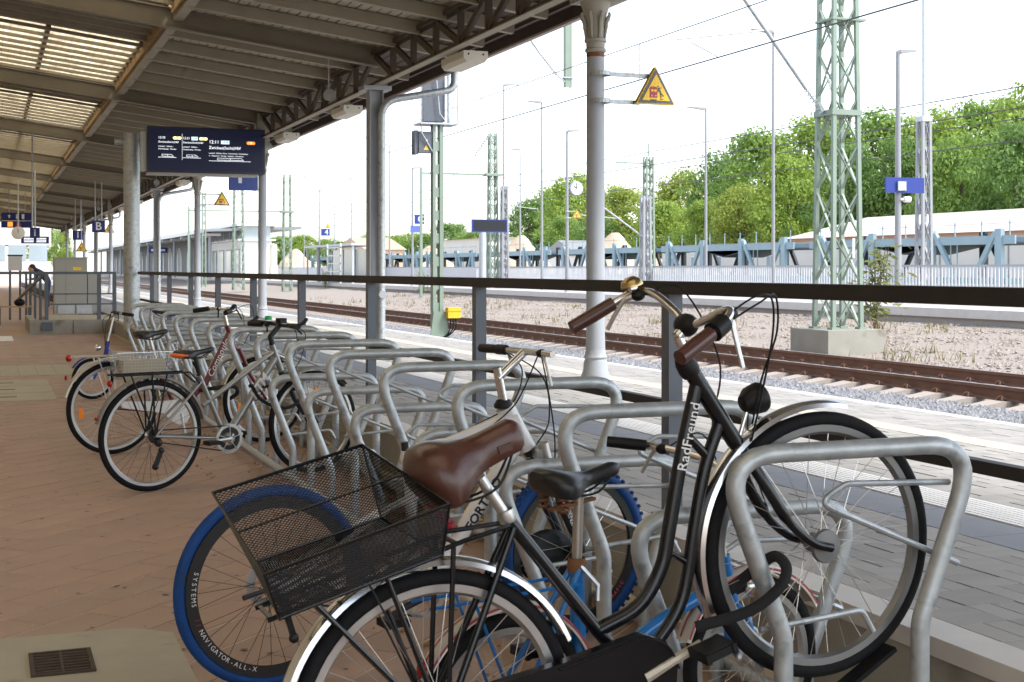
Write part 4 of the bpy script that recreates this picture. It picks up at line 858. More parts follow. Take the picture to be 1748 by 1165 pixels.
for x, tm_, delay, big in ((.2, '13:33', None, 0), (.66, '12:31', '12:39', 0), (1.15, '12:11', '12:20', 1)):
    zt0 = .60 if big else .655; dt(tm_, x, zt0, .088 if big else .060); dt('Zwickau(Sachs)Hbf', x, .49 if big else .575, .078 if big else .049)
    dw = .23 if big else .16; bw_ = .16 if big else .12
    if delay: MB().box((x + dw, -.1266, zt0 - .034), (x + dw + bw_, -.125, zt0 + .034)).build('delay_box', PBL, dsp); text(delay, .056 if big else .042, MATS['display_screen'], dsp, face_cam(x + dw + bw_ / 2, -.128, zt0), 'display_text', .0004)
    for k, st in enumerate(('Lobsdorf · Gößnitz -', 'Crimmitschau · Werdau') if not big else ('Lobsdorf · Gößnitz · Ponitz · Crimmitschau · Schweinsburg-', 'C. · Neukirchen · Werdau · Steinpleis · Lichtentanne')): dt(st, x, (.385 if big else .49) - k * .05, .031 if big else .034)
    tw = .34 if not big else .80; tz = .28 if not big else .235
    ln = MB().box((x, -.1266, tz), (x + tw, -.125, tz + .006)); a, b = x + tw * .2, x + tw * .82
    ln.box((a, -.1268, tz + .02), (b, -.1252, tz + .026)).box((a, -.1268, tz + .0565), (b - .03, -.1252, tz + .062)).box((a, -.1268, tz + .026), (a + .006, -.1252, tz + .0565)).box(((a + b) / 2, -.1268, tz + .026), ((a + b) / 2 + .006, -.1252, tz + .0565)).bar((b - .03, -.126, tz + .059), (b + .01, -.126, tz + .022), .004); ln.build('train_pictogram', TX, dsp)
for x, z, m_, s_ in ((.50, .655, PILL, ''), (.99, .655, PILL, ''), (1.9, .60, PLO, 'S5')):
    MB().box((x, -.1268, z - .028), (x + .11, -.1252, z + .028)).lathe([(0, -.0016), (.028, -.0016)], 12, (x, -.1252, z), 'y').lathe([(0, -.0016), (.028, -.0016)], 12, (x + .11, -.1252, z), 'y').build('line_pill', m_, dsp)
    if s_: text(s_, .055, TX, dsp, face_cam(x + .055, -.1285, z), 'display_text', .0004)
MB().box((.645, -.1266, .24), (.649, -.125, .74)).build('divider', TX, dsp)
# stair wall, railings, cabinet, people
sw = thing('stair_parapet', 'low concrete parapet of the stairwell at the end of the rack', 'parapet', (0, 30.9, 0))
for i, (a, b) in enumerate(((.88, 1.75), (1.765, 2.6))): MB().box((a, 0, -.2), (b, .28, .30)).build('concrete_block', CONC, sw)
MB().box((.88, .285, -.2), (1.02, 3.6, .30)).build('side_block', CONC, sw)
for i in range(4): MB().box((1.26 + i * .36, .285, -.2), (1.26 + i * .36 + .35, 3.4, .298)).build('top_slab', BEIGE, sw)
sr = thing('stair_railing', 'anthracite railing round the stairwell beyond the concrete parapet', 'railing', (0, 31.05, 0))
MB().box((-.2, -.03, 1.28), (2.66, .03, 1.335)).build('handrail', ANTH, sr); MB().box((1.2, -.015, .84), (2.66, .015, .87)).box((1.2, -.015, .62), (2.66, .015, .65)).build('knee_rails', ANTH, sr)
for x in (1.22, 2.3, 2.62): MB().box((x - .04, -.04, -.0 if x < 1.5 else .3), (x + .04, .04, 1.279)).build('railing_post', ANTH, sr)
MB().box((1.12, -.19, .08), (1.34, -.155, .26)).build('base_bracket', ANTH, sr); MB().box((1.19, -.152, .10), (1.25, -.042, .24)).build('base_bracket', ANTH, sr)
MB().bar((1.22, 0, 1.30), (1.0, 10, 1.30), .05).bar((1.22, 0, .75), (1.0, 10, .75), .03).bar((1.15, .4, 1.25), (.75, 7, .55), .05).build('side_rails', ANTH, sr)
for k in range(1, 5): MB().box((1.22 - k * .045 - .03, k * 2.2 - .03, 0), (1.22 - k * .045 + .03, k * 2.2 + .03, 1.275)).build('railing_post', ANTH, sr)
cb = thing('switch_cabinet', 'tall light grey steel switch cabinet behind the stairwell railing', 'cabinet', (1.62, 36.6, .0))
MB().box((0, 0, .25), (.80, .6, 1.66)).box((-.02, -.02, 1.66), (.82, .62, 1.69)).build('cabinet_body', CAB, cb)
for a, b in ((.01, .27), (.28, .79)): MB().box((a, -.012, .32), (b, -.001, 1.63)).build('cabinet_door', CAB, cb)
MB().box((.46, -.016, 1.36), (.66, -.0125, 1.44)).build('yellow_sticker', YEL, cb); MB().box((.82, .05, .25), (1.15, .6, 1.28)).build('side_unit', CAB, cb); MB().cbox((.40, -.02, .9), (.03, .02, .05)).build('lock', GALV, cb)
fb = thing('service_box', 'waist-high pale double flap box in front of the grey cabinet', 'service box', (1.6, 34.6, .3))
MB().box((0, 0, 0), (.42, .3, .24)).box((.43, 0, 0), (.82, .3, .24)).build('box_body', CAB, fb); MB().box((.02, -.01, .02), (.40, -.002, .22)).box((.45, -.01, .02), (.8, -.002, .22)).build('flap', GALVD, fb)
def person(name, label, joints, edges, radii, m, loc, head, hairm, legm=None):
    t = thing(name, label, 'person', loc)
    me = bpy.data.meshes.new('body'); me.from_pydata(joints, edges, []); o = bpy.data.objects.new('body', me); COL.objects.link(o)
    md = o.modifiers.new('skin', 'SKIN'); o.modifiers.new('sub', 'SUBSURF').levels = 1
    for i, r in enumerate(radii): me.skin_vertices[0].data[i].radius = (r, r)
    me.skin_vertices[0].data[0].use_root = True
    dg = bpy.context.evaluated_depsgraph_get(); m2 = bpy.data.meshes.new_from_object(o.evaluated_get(dg)); bpy.data.objects.remove(o)
    m2.materials.clear(); m2.materials.append(m); m2.polygons.foreach_set('use_smooth', [True] * len(m2.polygons)); link('body', m2, t)
    return t
J = [(0, 0, .95), (-.12, 0, 1.15), (-.32, 0, 1.32), (-.40, 0, 1.36), (-.47, 0, 1.38), (-.55, 0, 1.40), (-.30, -.18, 1.28), (-.42, -.2, 1.04), (-.62, -.14, 1.02), (-.30, .18, 1.28), (-.42, .2, 1.04), (-.62, .14, 1.02), (.02, -.1, .88), (-.02, -.11, .48), (.02, -.11, .06), (-.1, -.11, .04), (.02, .1, .88), (-.02, .11, .48), (.02, .11, .06), (-.1, .11, .04)]
Ed = [(0, 1), (1, 2), (2, 3), (3, 4), (4, 5), (2, 6), (6, 7), (7, 8), (2, 9), (9, 10), (10, 11), (0, 12), (12, 13), (13, 14), (14, 15), (0, 16), (16, 17), (17, 18), (18, 19)]
Rd = [.15, .15, .16, .07, .1, .09, .06, .045, .035, .06, .045, .035, .09, .065, .045, .04, .09, .065, .045, .04]
pp = person('person', 'person in a dark blue shirt leaning forward over the far railing', J, Ed, Rd, NAVY, (2.1, 52, .0), None, None)
MB().ball((-.56, 0, 1.40), .115, 12, (1, .85, 1.15)).ball((-.68, 0, 1.385), .022, 6).ball((-.645, -.045, 1.42), .015, 6).ball((-.645, .045, 1.42), .015, 6).ball((-.655, 0, 1.335), .022, 6, (.6, 1.4, .5)).ball((-.55, -.1, 1.39), .025, 6, (1, .5, 1.3)).ball((-.55, .1, 1.39), .025, 6, (1, .5, 1.3)).build('head', SKIN, pp, True)
MB().ball((-.535, 0, 1.45), .118, 12, (1, .9, 1.0)).build('hair', mat('hair_brown', (.06, .03, .015), .8), pp, True)
hd = MB()
for s in (-1, 1):
    hd.ball((-.66, s * .14, 1.02), .035, 8, (1.2, .9, .5))
    for k in range(4): hd.tube([(-.69, s * .14 + (k - 1.5) * .017, 1.02), (-.735, s * .14 + (k - 1.5) * .018, 1.015), (-.76, s * .14 + (k - 1.5) * .018, .995)], .008, 6)
    hd.tube([(-.645, s * .14 - s * .03, 1.02), (-.68, s * .14 - s * .055, 1.015), (-.70, s * .14 - s * .06, 1.0)], .009, 6)
hd.build('hands', SKIN, pp, True)
wp = thing('timetable_case', 'white timetable board standing beyond the stairwell railing', 'notice board', (.58, 40, 0)); MB().box((0, 0, 1.35), (.36, .06, 1.74)).build('board', WHITE, wp); MB().box((-.02, -.01, 1.74), (.38, .07, 1.78)).build('hood', BLUE, wp); MB().cyl((.05, .03, 0), (.05, .03, 1.35), .03, 8).cyl((.31, .03, 0), (.31, .03, 1.35), .03, 8).build('legs', ANTH, wp)
rb = thing('recycling_bin', 'slatted bench with dark bag beside the stairwell at far left', 'bench', (.2, 36.5, 0))
for k in range(4): MB().box((.0, k * .12, .43), (.9, k * .12 + .09, .46)).build('seat_slat', TAN, rb)
for x in (.1, .8): MB().box((x, .05, 0), (x + .06, .4, .43)).build('leg', ANTH, rb)
MB().ball((.6, .2, .55), .5, 8, (.26, .2, .2)).build('bag', PLAST, rb, True); rb.name = 'bench'
# signs hung under the canopy
def bsign(px, py0, py1, X, ch, label, px1, m=BLUE, hang=2, name='platform_sign'):
    Y = at(px, X); z0, z1 = zat(py1, X, Y), zat(py0, X, Y); w = (px1 - px) * dep(X, Y) / 2350 / .93
    t = thing(name, label, 'sign', (X, Y, z0)); MB().box((0, 0, 0), (w, .08, z1 - z0)).build('sign_panel', m, t)
    if ch: text(ch, (z1 - z0) * .95, WHITE, t, face_cam(w / 2, -.003, (z1 - z0) / 2), 'letter', .001, .006)
    if hang:
        hb_ = MB(); hb_.cyl((w * .25, .04, z1 - z0), (w * .25, .04, rzr(X) - z0 - .02), .02, 8)
        if hang > 1: hb_.cyl((w * .75, .04, z1 - z0), (w * .75, .04, rzr(X) - z0 - .02), .02, 8)
        hb_.build('hanger', GALVD, t)
    return t, w, z1 - z0
bsign(157, 377, 397, 3.6, 'B', 'blue square sign with white letter B hung under the canopy', 177)
bsign(124, 394, 410, 3.7, '1', 'blue square sign with white numeral 1 hung under the canopy', 140)
t, w, h = bsign(391, 290, 325, 5.0, None, 'plain blue sign with a white bar hanging below the departure display', 437, mat('sign_blue_back', (.05, .08, .30), .5), 2)
MB().box((w * .32, -.004, h * .35), (w * .44, -.001, h)).build('white_bar', WHITE, t)
t, w, h = bsign(2, 363, 389, .65, None, 'wide blue direction sign with arrow and line symbols at far left', 50, BLUE, 2, 'direction_sign')
MB().box((.02, -.004, h * .44), (w - .02, -.001, h * .48)).build('divider', WHITE, t); MB().prism([(-.03, -.06), (.03, -.06), (.03, .02), (.075, .02), (0, .1), (-.075, .02), (-.03, .02)], .003, Matrix.Translation((w * .25, -.001, h * .73)) @ Matrix.Rotation(R(90), 4, 'X')).build('arrow', WHITE, t)
for k, x in enumerate((.46, .64)): MB().box((w * x, -.004, h * .58), (w * x + .11, -.001, h * .9)).build('pictogram', WHITE, t)
MB().box((w * .2, -.004, h * .08), (w * .36, -.001, h * .38)).build('line_symbol', PLO, t); MB().lathe([(0, -.004), (w * .08, -.004), (w * .08, 0)], 16, (w * .54, 0, h * .22), 'y').build('line_symbol', SRED, t)
bsign(51, 389, 407, 1.1, 'i', 'small blue information sign with white letter i at far left', 66, BLUE, 1)
t, w, h = bsign(36, 404, 416, 1.2, None, 'small blue departure display hanging at far left', 78, BLUE, 0, 'small_display'); MB().cyl((w / 2, .04, h), (w / 2, .04, rzr(1.2) - t.location.z), .03, 8).build('hanger', GALVD, t)
for a in (.1, .55):
    for k in range(3): MB().box((w * a, -.004, h * (.2 + k * .24)), (w * (a + .35), -.001, h * (.3 + k * .24))).build('text_line', TX, t)
cl = thing('station_clock', 'round white station clock hanging behind the direction sign at far left', 'clock', (.95, at(31, .95), zat(398, .95, at(31, .95))))
MB().lathe([(0, -.06), (.18, -.06), (.2, -.05), (.2, .05), (.18, .06), (0, .06)], 28, (0, 0, 0), 'y').build('clock_case', WHITE, cl, True); MB().bar((0, -.065, 0), (.01, -.065, .11), .016, .006).bar((0, -.065, 0), (-.03, -.065, .15), .012, .006).build('clock_hands', DARKM, cl); MB().cyl((0, 0, .19), (0, 0, 1.6), .02, 8).build('hanger', GALVD, cl)
# warning triangle signs
def tri(X, Y, z, size, label, arms=None, hang=None, detail=False):
    t = thing('warning_sign', label, 'warning sign', (X, Y, z), 0, None); s = size / 2; hh = size * .866
    def T(k, d, m, nm, y): MB().prism([(-s * k, -hh / 3 * k), (s * k, -hh / 3 * k), (0, hh * 2 / 3 * k)], d, Matrix.Translation((0, y, hh / 3)) @ Matrix.Rotation(R(90), 4, 'X')).build(nm, m, t)
    T(1, .05, YEL, 'sign_plate', 0); T(.93, .004, SGREY, 'grey_border', -.051); T(.72, .004, YEL, 'yellow_field', -.056); T(.99, .012, DARKM, 'back_frame', .013)
    u = size
    tr_ = MB().cbox((-.07 * u, -.062, .26 * u), (.19 * u, .004, .22 * u)).cbox((-.07 * u, -.062, .385 * u), (.16 * u, .004, .03 * u)); tr_.build('train_pictogram', SRED, t)
    MB().cbox((-.11 * u, -.0655, .31 * u), (.06 * u, .003, .05 * u)).cbox((-.03 * u, -.0655, .31 * u), (.06 * u, .003, .05 * u)).build('train_windows', YEL, t); MB().cbox((-.12 * u, -.0655, .19 * u), (.025 * u, .003, .025 * u)).cbox((-.02 * u, -.0655, .19 * u), (.025 * u, .003, .025 * u)).build('train_lamps', WHITE, t)
    MB().bar((.055 * u, -.062, .38 * u), (.125 * u, -.062, .24 * u), .035 * u, .004, (0, 1, 0)).bar((.06 * u, -.0625, .36 * u), (.14 * u, -.0625, .385 * u), .016 * u, .004, (0, 1, 0)).bar((.055 * u, -.0625, .35 * u), (.045 * u, -.0625, .28 * u), .016 * u, .004, (0, 1, 0)).bar((.12 * u, -.0625, .25 * u), (.19 * u, -.0625, .19 * u), .02 * u, .004, (0, 1, 0)).bar((.11 * u, -.0625, .25 * u), (.125 * u, -.0625, .15 * u), .02 * u, .004, (0, 1, 0)).ball((.05 * u, -.062, .405 * u), .02 * u, 8, (1, .1, 1)).build('person_pictogram', SGREY, t)
    MB().cbox((-.07 * u, -.062, .095 * u), (.16 * u, .004, .025 * u)).build('track_pictogram', SGREY, t); MB().cbox((.14 * u, -.062, .12 * u), (.08 * u, .004, .015 * u)).build('platform_pictogram', SGREY, t)
    if arms:
        for k, za in enumerate((hh * .25 * .2, hh * .78)):
            xe = -s * (1 - za / hh) + .06
            a = MB().box((arms, .02, za - .018), (xe, .05, za + .018)).build('bracket_arm', GALV, t)
            if detail:
                sp = MB(); x = arms + .04
                while x < xe - .03:
                    for ox in (-.025, .012, .028): sp.tube([(x, .035, za + .018), (x + ox, .035, za + .15)], .0011, 4)
                    x += .06
                sp.build('bird_spikes', STEELW, a)
            MB().lathe([(.088, -.02), (.088, .02)], 18, (arms - .085, .03, za)).build('pipe_clamp', GALVD, t)
    if hang: MB().cyl((0, .03, hh * .6), (0, .03, hang), .018, 8).build('hanger', GALVD, t)
    return t
Yc = YB[2]; tri(5.1 + .51, Yc - .13, zat(182, 5.6, Yc), .385, 'yellow triangular warning sign with train and falling figure on nearest column', -.42, None, True)
tri(5.1 + .60, YB[5] - .12, zat(352, 5.6, YB[5]), .44, 'yellow triangular warning sign beside the column right of the departure display', -.5)
tri(5.1 + .62, YB[9] - .12, zat(398, 5.6, YB[9]), .55, 'small yellow warning triangle beside a column near the letter B sign', -.5)
tri(3.9, 62.5, zat(430, 3.9, 62.5), .5, 'small yellow warning triangle hanging low under the canopy left of the numeral sign', None, 2.4)

# ================================================================== TRACK SIDE EQUIPMENT
def lattice(P, x, y, z0, z1, w0, w1, m, step=.8, leg=.09, br=.05, name='mast_legs'):
    L = MB(); c = lambda t, sx, sy: (x + sx * (w0 + (w1 - w0) * t) / 2, y + sy * (w0 + (w1 - w0) * t) / 2, z0 + (z1 - z0) * t)
    for sx in (-1, 1):
        for sy in (-1, 1): L.bar(c(0, sx, sy), c(1, sx, sy), leg)
    L.build(name, m, P); n = max(2, int((z1 - z0) / step))
    for fx, (a, b) in enumerate((((-1, -1), (1, -1)), ((1, -1), (1, 1)), ((1, 1), (-1, 1)), ((-1, 1), (-1, -1)))):
        B = MB()
        for k in range(n):
            t0, t1 = k / n, (k + 1) / n; B.bar(c(t0, *a), c(t1, *b), br, .012).bar(c(t0, *b), c(t1, *a), br, .012)
        B.build('lattice_bracing', m, P)
def insulator(b, p, q, r=.06, n=8):
    p, q = Vector(p), Vector(q)
    b.cyl(p, q, .02, 8)
    for k in range(n): a = p.lerp(q, (k + .5) / n); e = p.lerp(q, (k + .7) / n); b.cyl(a, e, r, 12, r * .6)
XMa = 14.7; YMa = at(1430, XMa)
ms = thing('catenary_mast', 'big green lattice catenary mast on a concrete foundation at right', 'mast', (XMa, YMa, 0))
MB().box((-.62, -.62, -.5), (.62, .62, .29)).build('foundation', CONC, ms); lattice(ms, 0, 0, .29, 10.5, .60, .38, GREEN, .80, .075, .045)
for s in (-1, 1):
    for e in (-1, 1): MB().box((s * .30 - .08, e * .30 - .08, .29), (s * .30 + .08, e * .30 + .08, .33)).build('foot_plate', GREEN, ms)
zA = zat(195, XMa, YMa); zB = zat(35, XMa, YMa)
MB().box((-.32, -.31, zA - .05), (.32, .31, zA + .05)).build('collar', GREEN, ms); MB().box((-.30, -.29, zB - .04), (.42, .29, zB + .0)).build('collar', GREEN, ms)
MB().box((.02, -.44, 1.6), (.07, -.43, 1.95)).build('mast_plate', WHITE, ms)
cv = MB(); tip = (12.0, YMa, zat(-90, 12.0, YMa)); base = (XMa - .32, YMa, zA)
ct = thing('catenary_bracket', 'grey tube bracket with insulators reaching from the big mast over the track', 'bracket', (0, 0, 0))
i1 = Vector(base).lerp(Vector(tip), .15); ib = MB(); insulator(ib, base, i1, .065, 7); ib.build('insulator', mat('insulator_grey', (.45, .47, .48), .3), ct, True)
MB().tube([i1, tip], .038, 10).build('bracket_tube', GALV, ct, True)
ib = MB(); insulator(ib, (XMa - .5, YMa, zB + .75), (XMa - 1.3, YMa, zB + .78), .07, 8); ib.build('insulator', MATS['insulator_grey'], ct, True); MB().tube([(XMa - 1.3, YMa, zB + .78), tip], .025, 8).build('top_tube', GALV, ct, True)
CW, MW = CAM_H + 3.74, CAM_H + 4.46
pA = i1.lerp(Vector(tip), .42); MB().tube([pA, (12.12 - .8, YMa - .1, CW + .28)], .018, 8).build('registration_arm', GALV, ct, True); MB().tube([(11.6, YMa - .1, CW + .24), (12.12, YMa - .1, CW + .02)], .012, 6).build('steady_arm', GALV, ct, True)
def wires(name, X, pts_z, label, droppers=True):
    t = thing(name, label, 'overhead wire', (X, 0, 0)); yA, yB = -20, 260
    for zc, r, nm in pts_z: MB().tube([(0, yA + k * 20, zc) for k in range(15)], r, 6).build(nm, WIRE, t)
    if droppers and len(pts_z) > 1:
        d = MB()
        for k in range(18): y = 6 + k * 9.3; d.cyl((0, y, pts_z[0][0]), (0, y, pts_z[1][0]), .008, 5)
        d.build('droppers', WIRE, t)
    return t
wires('contact_wires', 12.12, [(CW, .013, 'contact_wire'), (MW, .010, 'catenary_wire')], 'pair of dark overhead wires above the near track')
wires('contact_wires', 25.2, [(CW + .45, .018, 'contact_wire'), (CW + 1.0, .016, 'catenary_wire')], 'thin overhead wires above the tracks behind the far platform')
wires('feeder_wire', 30.5, [(CW + .3, .018, 'feeder_wire'), (CW + 1.0, .016, 'catenary_wire')], 'faint overhead wires in front of the trees')
XD = 13.4; YD = at(969, XD); zd = zat(150, XD, YD)
dp = thing('catenary_drop_post', 'green steel drop post hanging from above with an insulator at its foot', 'drop post', (XD, YD, zd))
MB().box((-.085, -.075, 0), (-.06, .075, 6)).box((.06, -.075, 0), (.085, .075, 6)).box((-.06, -.07, .0), (.06, -.055, 6)).build('post_profile', GREEN, dp); MB().box((-.13, -.1, .22), (.13, .1, .25)).build('clamp', GALV, dp); MB().box((-4, -.15, 6.001), (3, .15, 6.3)).build('portal_beam', GREEN, dp)
ib = MB(); insulator(ib, (-.3, -.05, .28), (-.75, -.05, .78), .07, 9); ib.build('insulator', MATS['insulator_grey'], dp, True); MB().tube([(-.08, -.05, .12), (-.3, -.05, .28)], .02, 8).build('support_foot', GALV, dp, True); MB().tube([(-.75, -.05, .78), (-1.5, -.05, 1.75)], .028, 8).tube([(-.95, -.05, 1.0), (-1.75, -.05, 1.35)], .015, 8).build('support_tube', GALV, dp, True)
# signal mast
XS = 7.7; YS = at(746, XS)
sg = thing('signal_mast', 'green slotted signal mast with grey signal boxes seen from behind', 'signal', (XS, YS, 0)); zt_ = zat(214, XS, YS)
m1 = MB().box((-.1, -.08, .3), (-.045, .08, zt_)).box((.03, -.08, .3), (.1, .08, zt_))
k = .6
while k < zt_ - .1: m1.box((-.045, -.06, k), (.03, .06, k + .18)); k += .42
m1.build('mast_profile', GREEN, sg)
MB().prism([(-.17, .1), (.22, .1), (.12, .62), (-.1, .62)], .03, Matrix.Translation((0, -.09, 0)) @ Matrix.Rotation(R(90), 4, 'X')).build('foot_gusset', GREEN, sg); MB().box((-.28, -.22, .02), (.30, .22, .12)).build('foot_plate', GREEN, sg)
z1 = zat(262, XS, YS); z2 = zat(226, XS, YS); MB().box((-.36, -.05, z1), (-.105, .16, z2)).box((-.43, -.02, z1 - .03), (-.36, .18, z2 + .02)).build('lower_signal_box', SGREY, sg); MB().prism([(-.05, 0), (.05, 0), (0, .09)], .004, Matrix.Translation((-.22, -.051, z1 + .05)) @ Matrix.Rotation(R(90), 4, 'X')).build('hazard_sticker', YEL, sg); MB().cbox((-.22, -.053, z1 + .22), (.04, .004, .04)).build('white_sticker', WHITE, sg)
z3 = zat(128, XS, YS); MB().box((-.27, -.04, zt_ + .06), (.14, .12, z3)).build('upper_signal_box', SGREY, sg); MB().box((-.36, -.15, zt_), (.36, .3, zt_ + .03)).build('service_platform', GALV, sg)
MB().tube([(-.33, -.1, z3 - .1), (-.33, -.1, zt_ - .15), (-.1, -.06, zt_ - .5)], .014, 8).tube([(.19, -.1, zt_), (.19, -.1, z3)], .03, 8).tube([(.36, -.1, zt_), (.36, -.1, z3 + .1)], .014, 8).tube([(.36, .25, zt_), (.36, .0, z3 + .05)], .008, 6).tube([(.15, -.1, z3 - .05), (.44, -.1, z3 + .05)], .014, 8).tube([(-.05, -.1, z3), (.02, -.1, zt_ + .2), (.12, -.1, zt_ + .08)], .012, 8).build('guard_tubes', GALV, sg, True)
yb = thing('track_box', 'yellow electrical box with black cables at the signal mast foot', 'electrical box', (XS + .17, YS - .2, zat(543, XS, YS)))
MB().box((-.04, -.06, 0), (.2, .1, .19)).build('box_body', mat('box_yellow', (.80, .52, .02), .5), yb); MB().box((-.055, -.07, .13), (.215, .11, .145)).build('lid_rim', MATS['box_yellow'], yb)
for k in range(3): MB().tube(smoothpath([(.02 + k * .05, 0, 0), (.02 + k * .05, 0, -.18), (-.04 + k * .02, .05, -.32), (-.12, .08, -.36)], 4), .012, 6).build('cable', PLAST, yb, True)
# lamps along the far platform and yard
LAMPG = mat('lamp_post_grey', (.29, .30, .31), .5, .05, .1, 2)
def lamp_post(px, py, X, label, arm=1, r=.07, z0=.48, big=True):
    Y = at(px, X); H = zat(py, X, Y) - z0
    t = thing('lamp_post', label, 'lamp post', (X, Y, z0), 0, 'tall lamp posts beyond the track'); MB().tube([(0, 0, 0), (0, 0, H * .45), (0, 0, H)], [r, r * .85, r * .6], 12).build('pole', LAMPG, t, True)
    L = .42 if big else .6; MB().prism([(0, -.04), (.12, -.05), (L * 1.3, .02), (L * 1.25, .05), (.05, .04)], .16, Matrix.Translation((0, .08, H)) @ Matrix.Rotation(R(90), 4, 'X') @ Matrix.Scale(arm, 4, (1, 0, 0))).build('lamp_head', LAMPG, t)
    MB().lathe([(r * 1.5, 0), (r * 1.5, .05), (r, .06)], 12).build('base_flange', GALVD, t); return t, H, Y
P1 = lamp_post(1533, 88, 21.2, 'lamp post carrying the blank blue station sign at right', 1, .09)
P2 = lamp_post(968, 224, 21.2, 'lamp post with the platform clock and a warning triangle', 1, .075)
lamp_post(545, 325, 21.2, 'lamp post beside the blue numeral 4 sign', 1, .075)
P3_ = lamp_post(704, 287, 21.2, 'lamp post carrying the blue letter C sign', 1, .075)
for i, (px, py, ar, X, w_) in enumerate([(1320, 55, -1, 22.4, 'tall lamp post left of the big green mast'), (1205, 186, -1, 24, 'slim lamp post in front of the trees right of the near column'), (925, 175, -1, 22.4, 'slim lamp post left of the clock post'), (860, 145, 1, 24, 'tallest slim lamp post above the blue info board'), (888, 256, -1, 27, 'short slim lamp post between two taller ones left of the clock'), (600, 305, -1, 27, 'thin lamp post left of the downpipe post'), (571, 327, -1, 29, 'thin faint lamp post right of the numeral 4 sign'), (519, 296, -1, 27, 'thin lamp post left of the numeral 4 sign'), (665, 248, -1, 24, 'slim lamp post just right of the downpipe post')]):
    lamp_post(px, py, X, w_, ar, .06, -.05, False)
Y = P1[2]; t = thing('station_sign', 'blank bright blue station sign on the right lamp post', 'sign', (21.2, Y, zat(330, 21.2, Y))); MB().box((-.46, -.14, 0), (.68, -.09, .38)).build('sign_panel', BLUEB, t); MB().box((-.14, -.2, .05), (.1, -.141, .28)).build('sign_clamp', GALV, t)
t = thing('camera_speaker', 'small white round loudspeaker on the right lamp post', 'loudspeaker', (21.2, Y, zat(341, 21.2, Y))); MB().cyl((.1, -.1, 0), (.28, -.1, 0), .075, 14).cyl((0, -.1, 0), (.1, -.1, 0), .03, 8).build('horn', WHITE, t, True)
Y = P2[2]; t = thing('platform_clock', 'round white platform clock on a lamp post in front of the trees', 'clock', (21.2 + .38, Y, zat(322, 21.2, Y)))
MB().lathe([(0, -.07), (.26, -.07), (.29, -.05), (.29, .05), (0, .05)], 28, (0, 0, 0), 'y').build('clock_case', mat('clock_rim', (.25, .27, .33), .4), t, True); MB().lathe([(0, -.074), (.25, -.074), (.25, -.0705)], 28, (0, 0, 0), 'y').build('dial', WHITE, t); MB().bar((0, -.08, 0), (-.13, -.08, .09), .03, .008, (0, 1, 0)).bar((0, -.082, 0), (-.02, -.082, .21), .022, .008, (0, 1, 0)).build('clock_hands', DARKM, t)
tm__ = MB()
for k in range(12): a = k * math.pi / 6; tm__.bar((.2 * math.sin(a), -.078, .2 * math.cos(a)), (.235 * math.sin(a), -.078, .235 * math.cos(a)), .015, .006, (0, 1, 0))
tm__.build('hour_marks', DARKM, t); MB().cyl((-.38, 0, 0), (-.28, 0, 0), .02, 8).build('bracket', GALVD, t)
tri(21.2 + .36, Y - .1, zat(373, 21.2, Y), .40, 'yellow warning triangle below the platform clock', -.3)
Y = P3_[2]
def far_sign(px0, px1, py0, py1, X, ch, label, m=BLUEB, off=-.12, name='platform_sign'):
    Y = at((px0 + px1) / 2, X); k = dep(X, Y) / 2350; w, h = (px1 - px0) * k / .93, (py1 - py0) * k
    t = thing(name, label, 'sign', (X, Y + off, zat(py1, X, Y))); MB().box((-w / 2, 0, 0), (w / 2, .06, h)).build('sign_panel', m, t)
    if ch: text(ch, h * .95, WHITE, t, face_cam(w * .12, -.004, h / 2), 'letter', .001, .01)
    return t, w, h
far_sign(707, 723, 367, 383, 21.2, 'C', 'blue square sign with white letter C on its lamp post'); far_sign(700, 715, 386, 397, 21.2, None, 'small blue display box below the letter C sign', mat('sign_violet', (.12, .16, .50), .5))
far_sign(548, 562, 391, 403, 21.2, '4', 'blue square sign with white numeral 4 below a yellow triangle'); tri(21.35, at(555, 21.2) - .12, zat(390, 21.2, at(555, 21.2)), .42, 'small yellow warning triangle above the numeral 4 sign')
t, w, h = far_sign(806, 866, 375, 397, 20.9, None, 'bright blue platform information board with dark screen', BLUEB, 0, 'information_board'); MB().box((-w / 2 + .07, -.006, .06), (w / 2 - .05, -.001, h - .04)).build('dark_screen', mat('off_screen', (.03, .032, .036), .7, 0, .1, 4, 0, 60, .2), t); MB().box((-w / 2 - .22, .02, 0), (-w / 2 - .01, .12, h)).build('white_end', WHITE, t)
MB().cyl((-w * .18, .1, -t.location.z + .48), (-w * .18, .1, 0), .16, 12).build('support_pole', GALVD, t, True)
# more masts
LAMPL = mat('mast_light_grey', (.32, .33, .345), .5, .05, .1, 2)
def small_mast(px, py, X, label, w=.34, m=GREEN, arm=None, z0=0.):
    Y = at(px, X); zt = zat(py, X, Y); t = thing('catenary_mast', label, 'mast', (X, Y, 0), 0, 'catenary masts further down the line'); lattice(t, 0, 0, z0, zt, w * 1.35, w, m, .62, .075, .07)
    if arm: za = zat(arm[1], X, Y); L = arm[0]; MB().bar((0, 0, za), (L, 0, za), .09).build('cross_beam', m, t); MB().bar((L, 0, za + .25), (L, 0, -.1), .12).build('drop_leg', m, t); MB().box((-.4, -.3, za - .06), (.4, .3, za + .06)).build('collar', m, t)
    return t, Y, zt
t, Y, zt = small_mast(841, 228, 22.2, 'green lattice mast with a long cross beam behind the signal', .30, GREEN, (-3.5, 299)); ib = MB(); insulator(ib, (-.2, 0, zt - .1), (-.9, 0, zt - 1.1), .08, 9); ib.build('insulator', MATS['insulator_grey'], t); MB().tube([(-.9, 0, zt - 1.1), (-2.6, 0, zt - 2.6)], .02, 6).build('stay_tube', GALV, t)
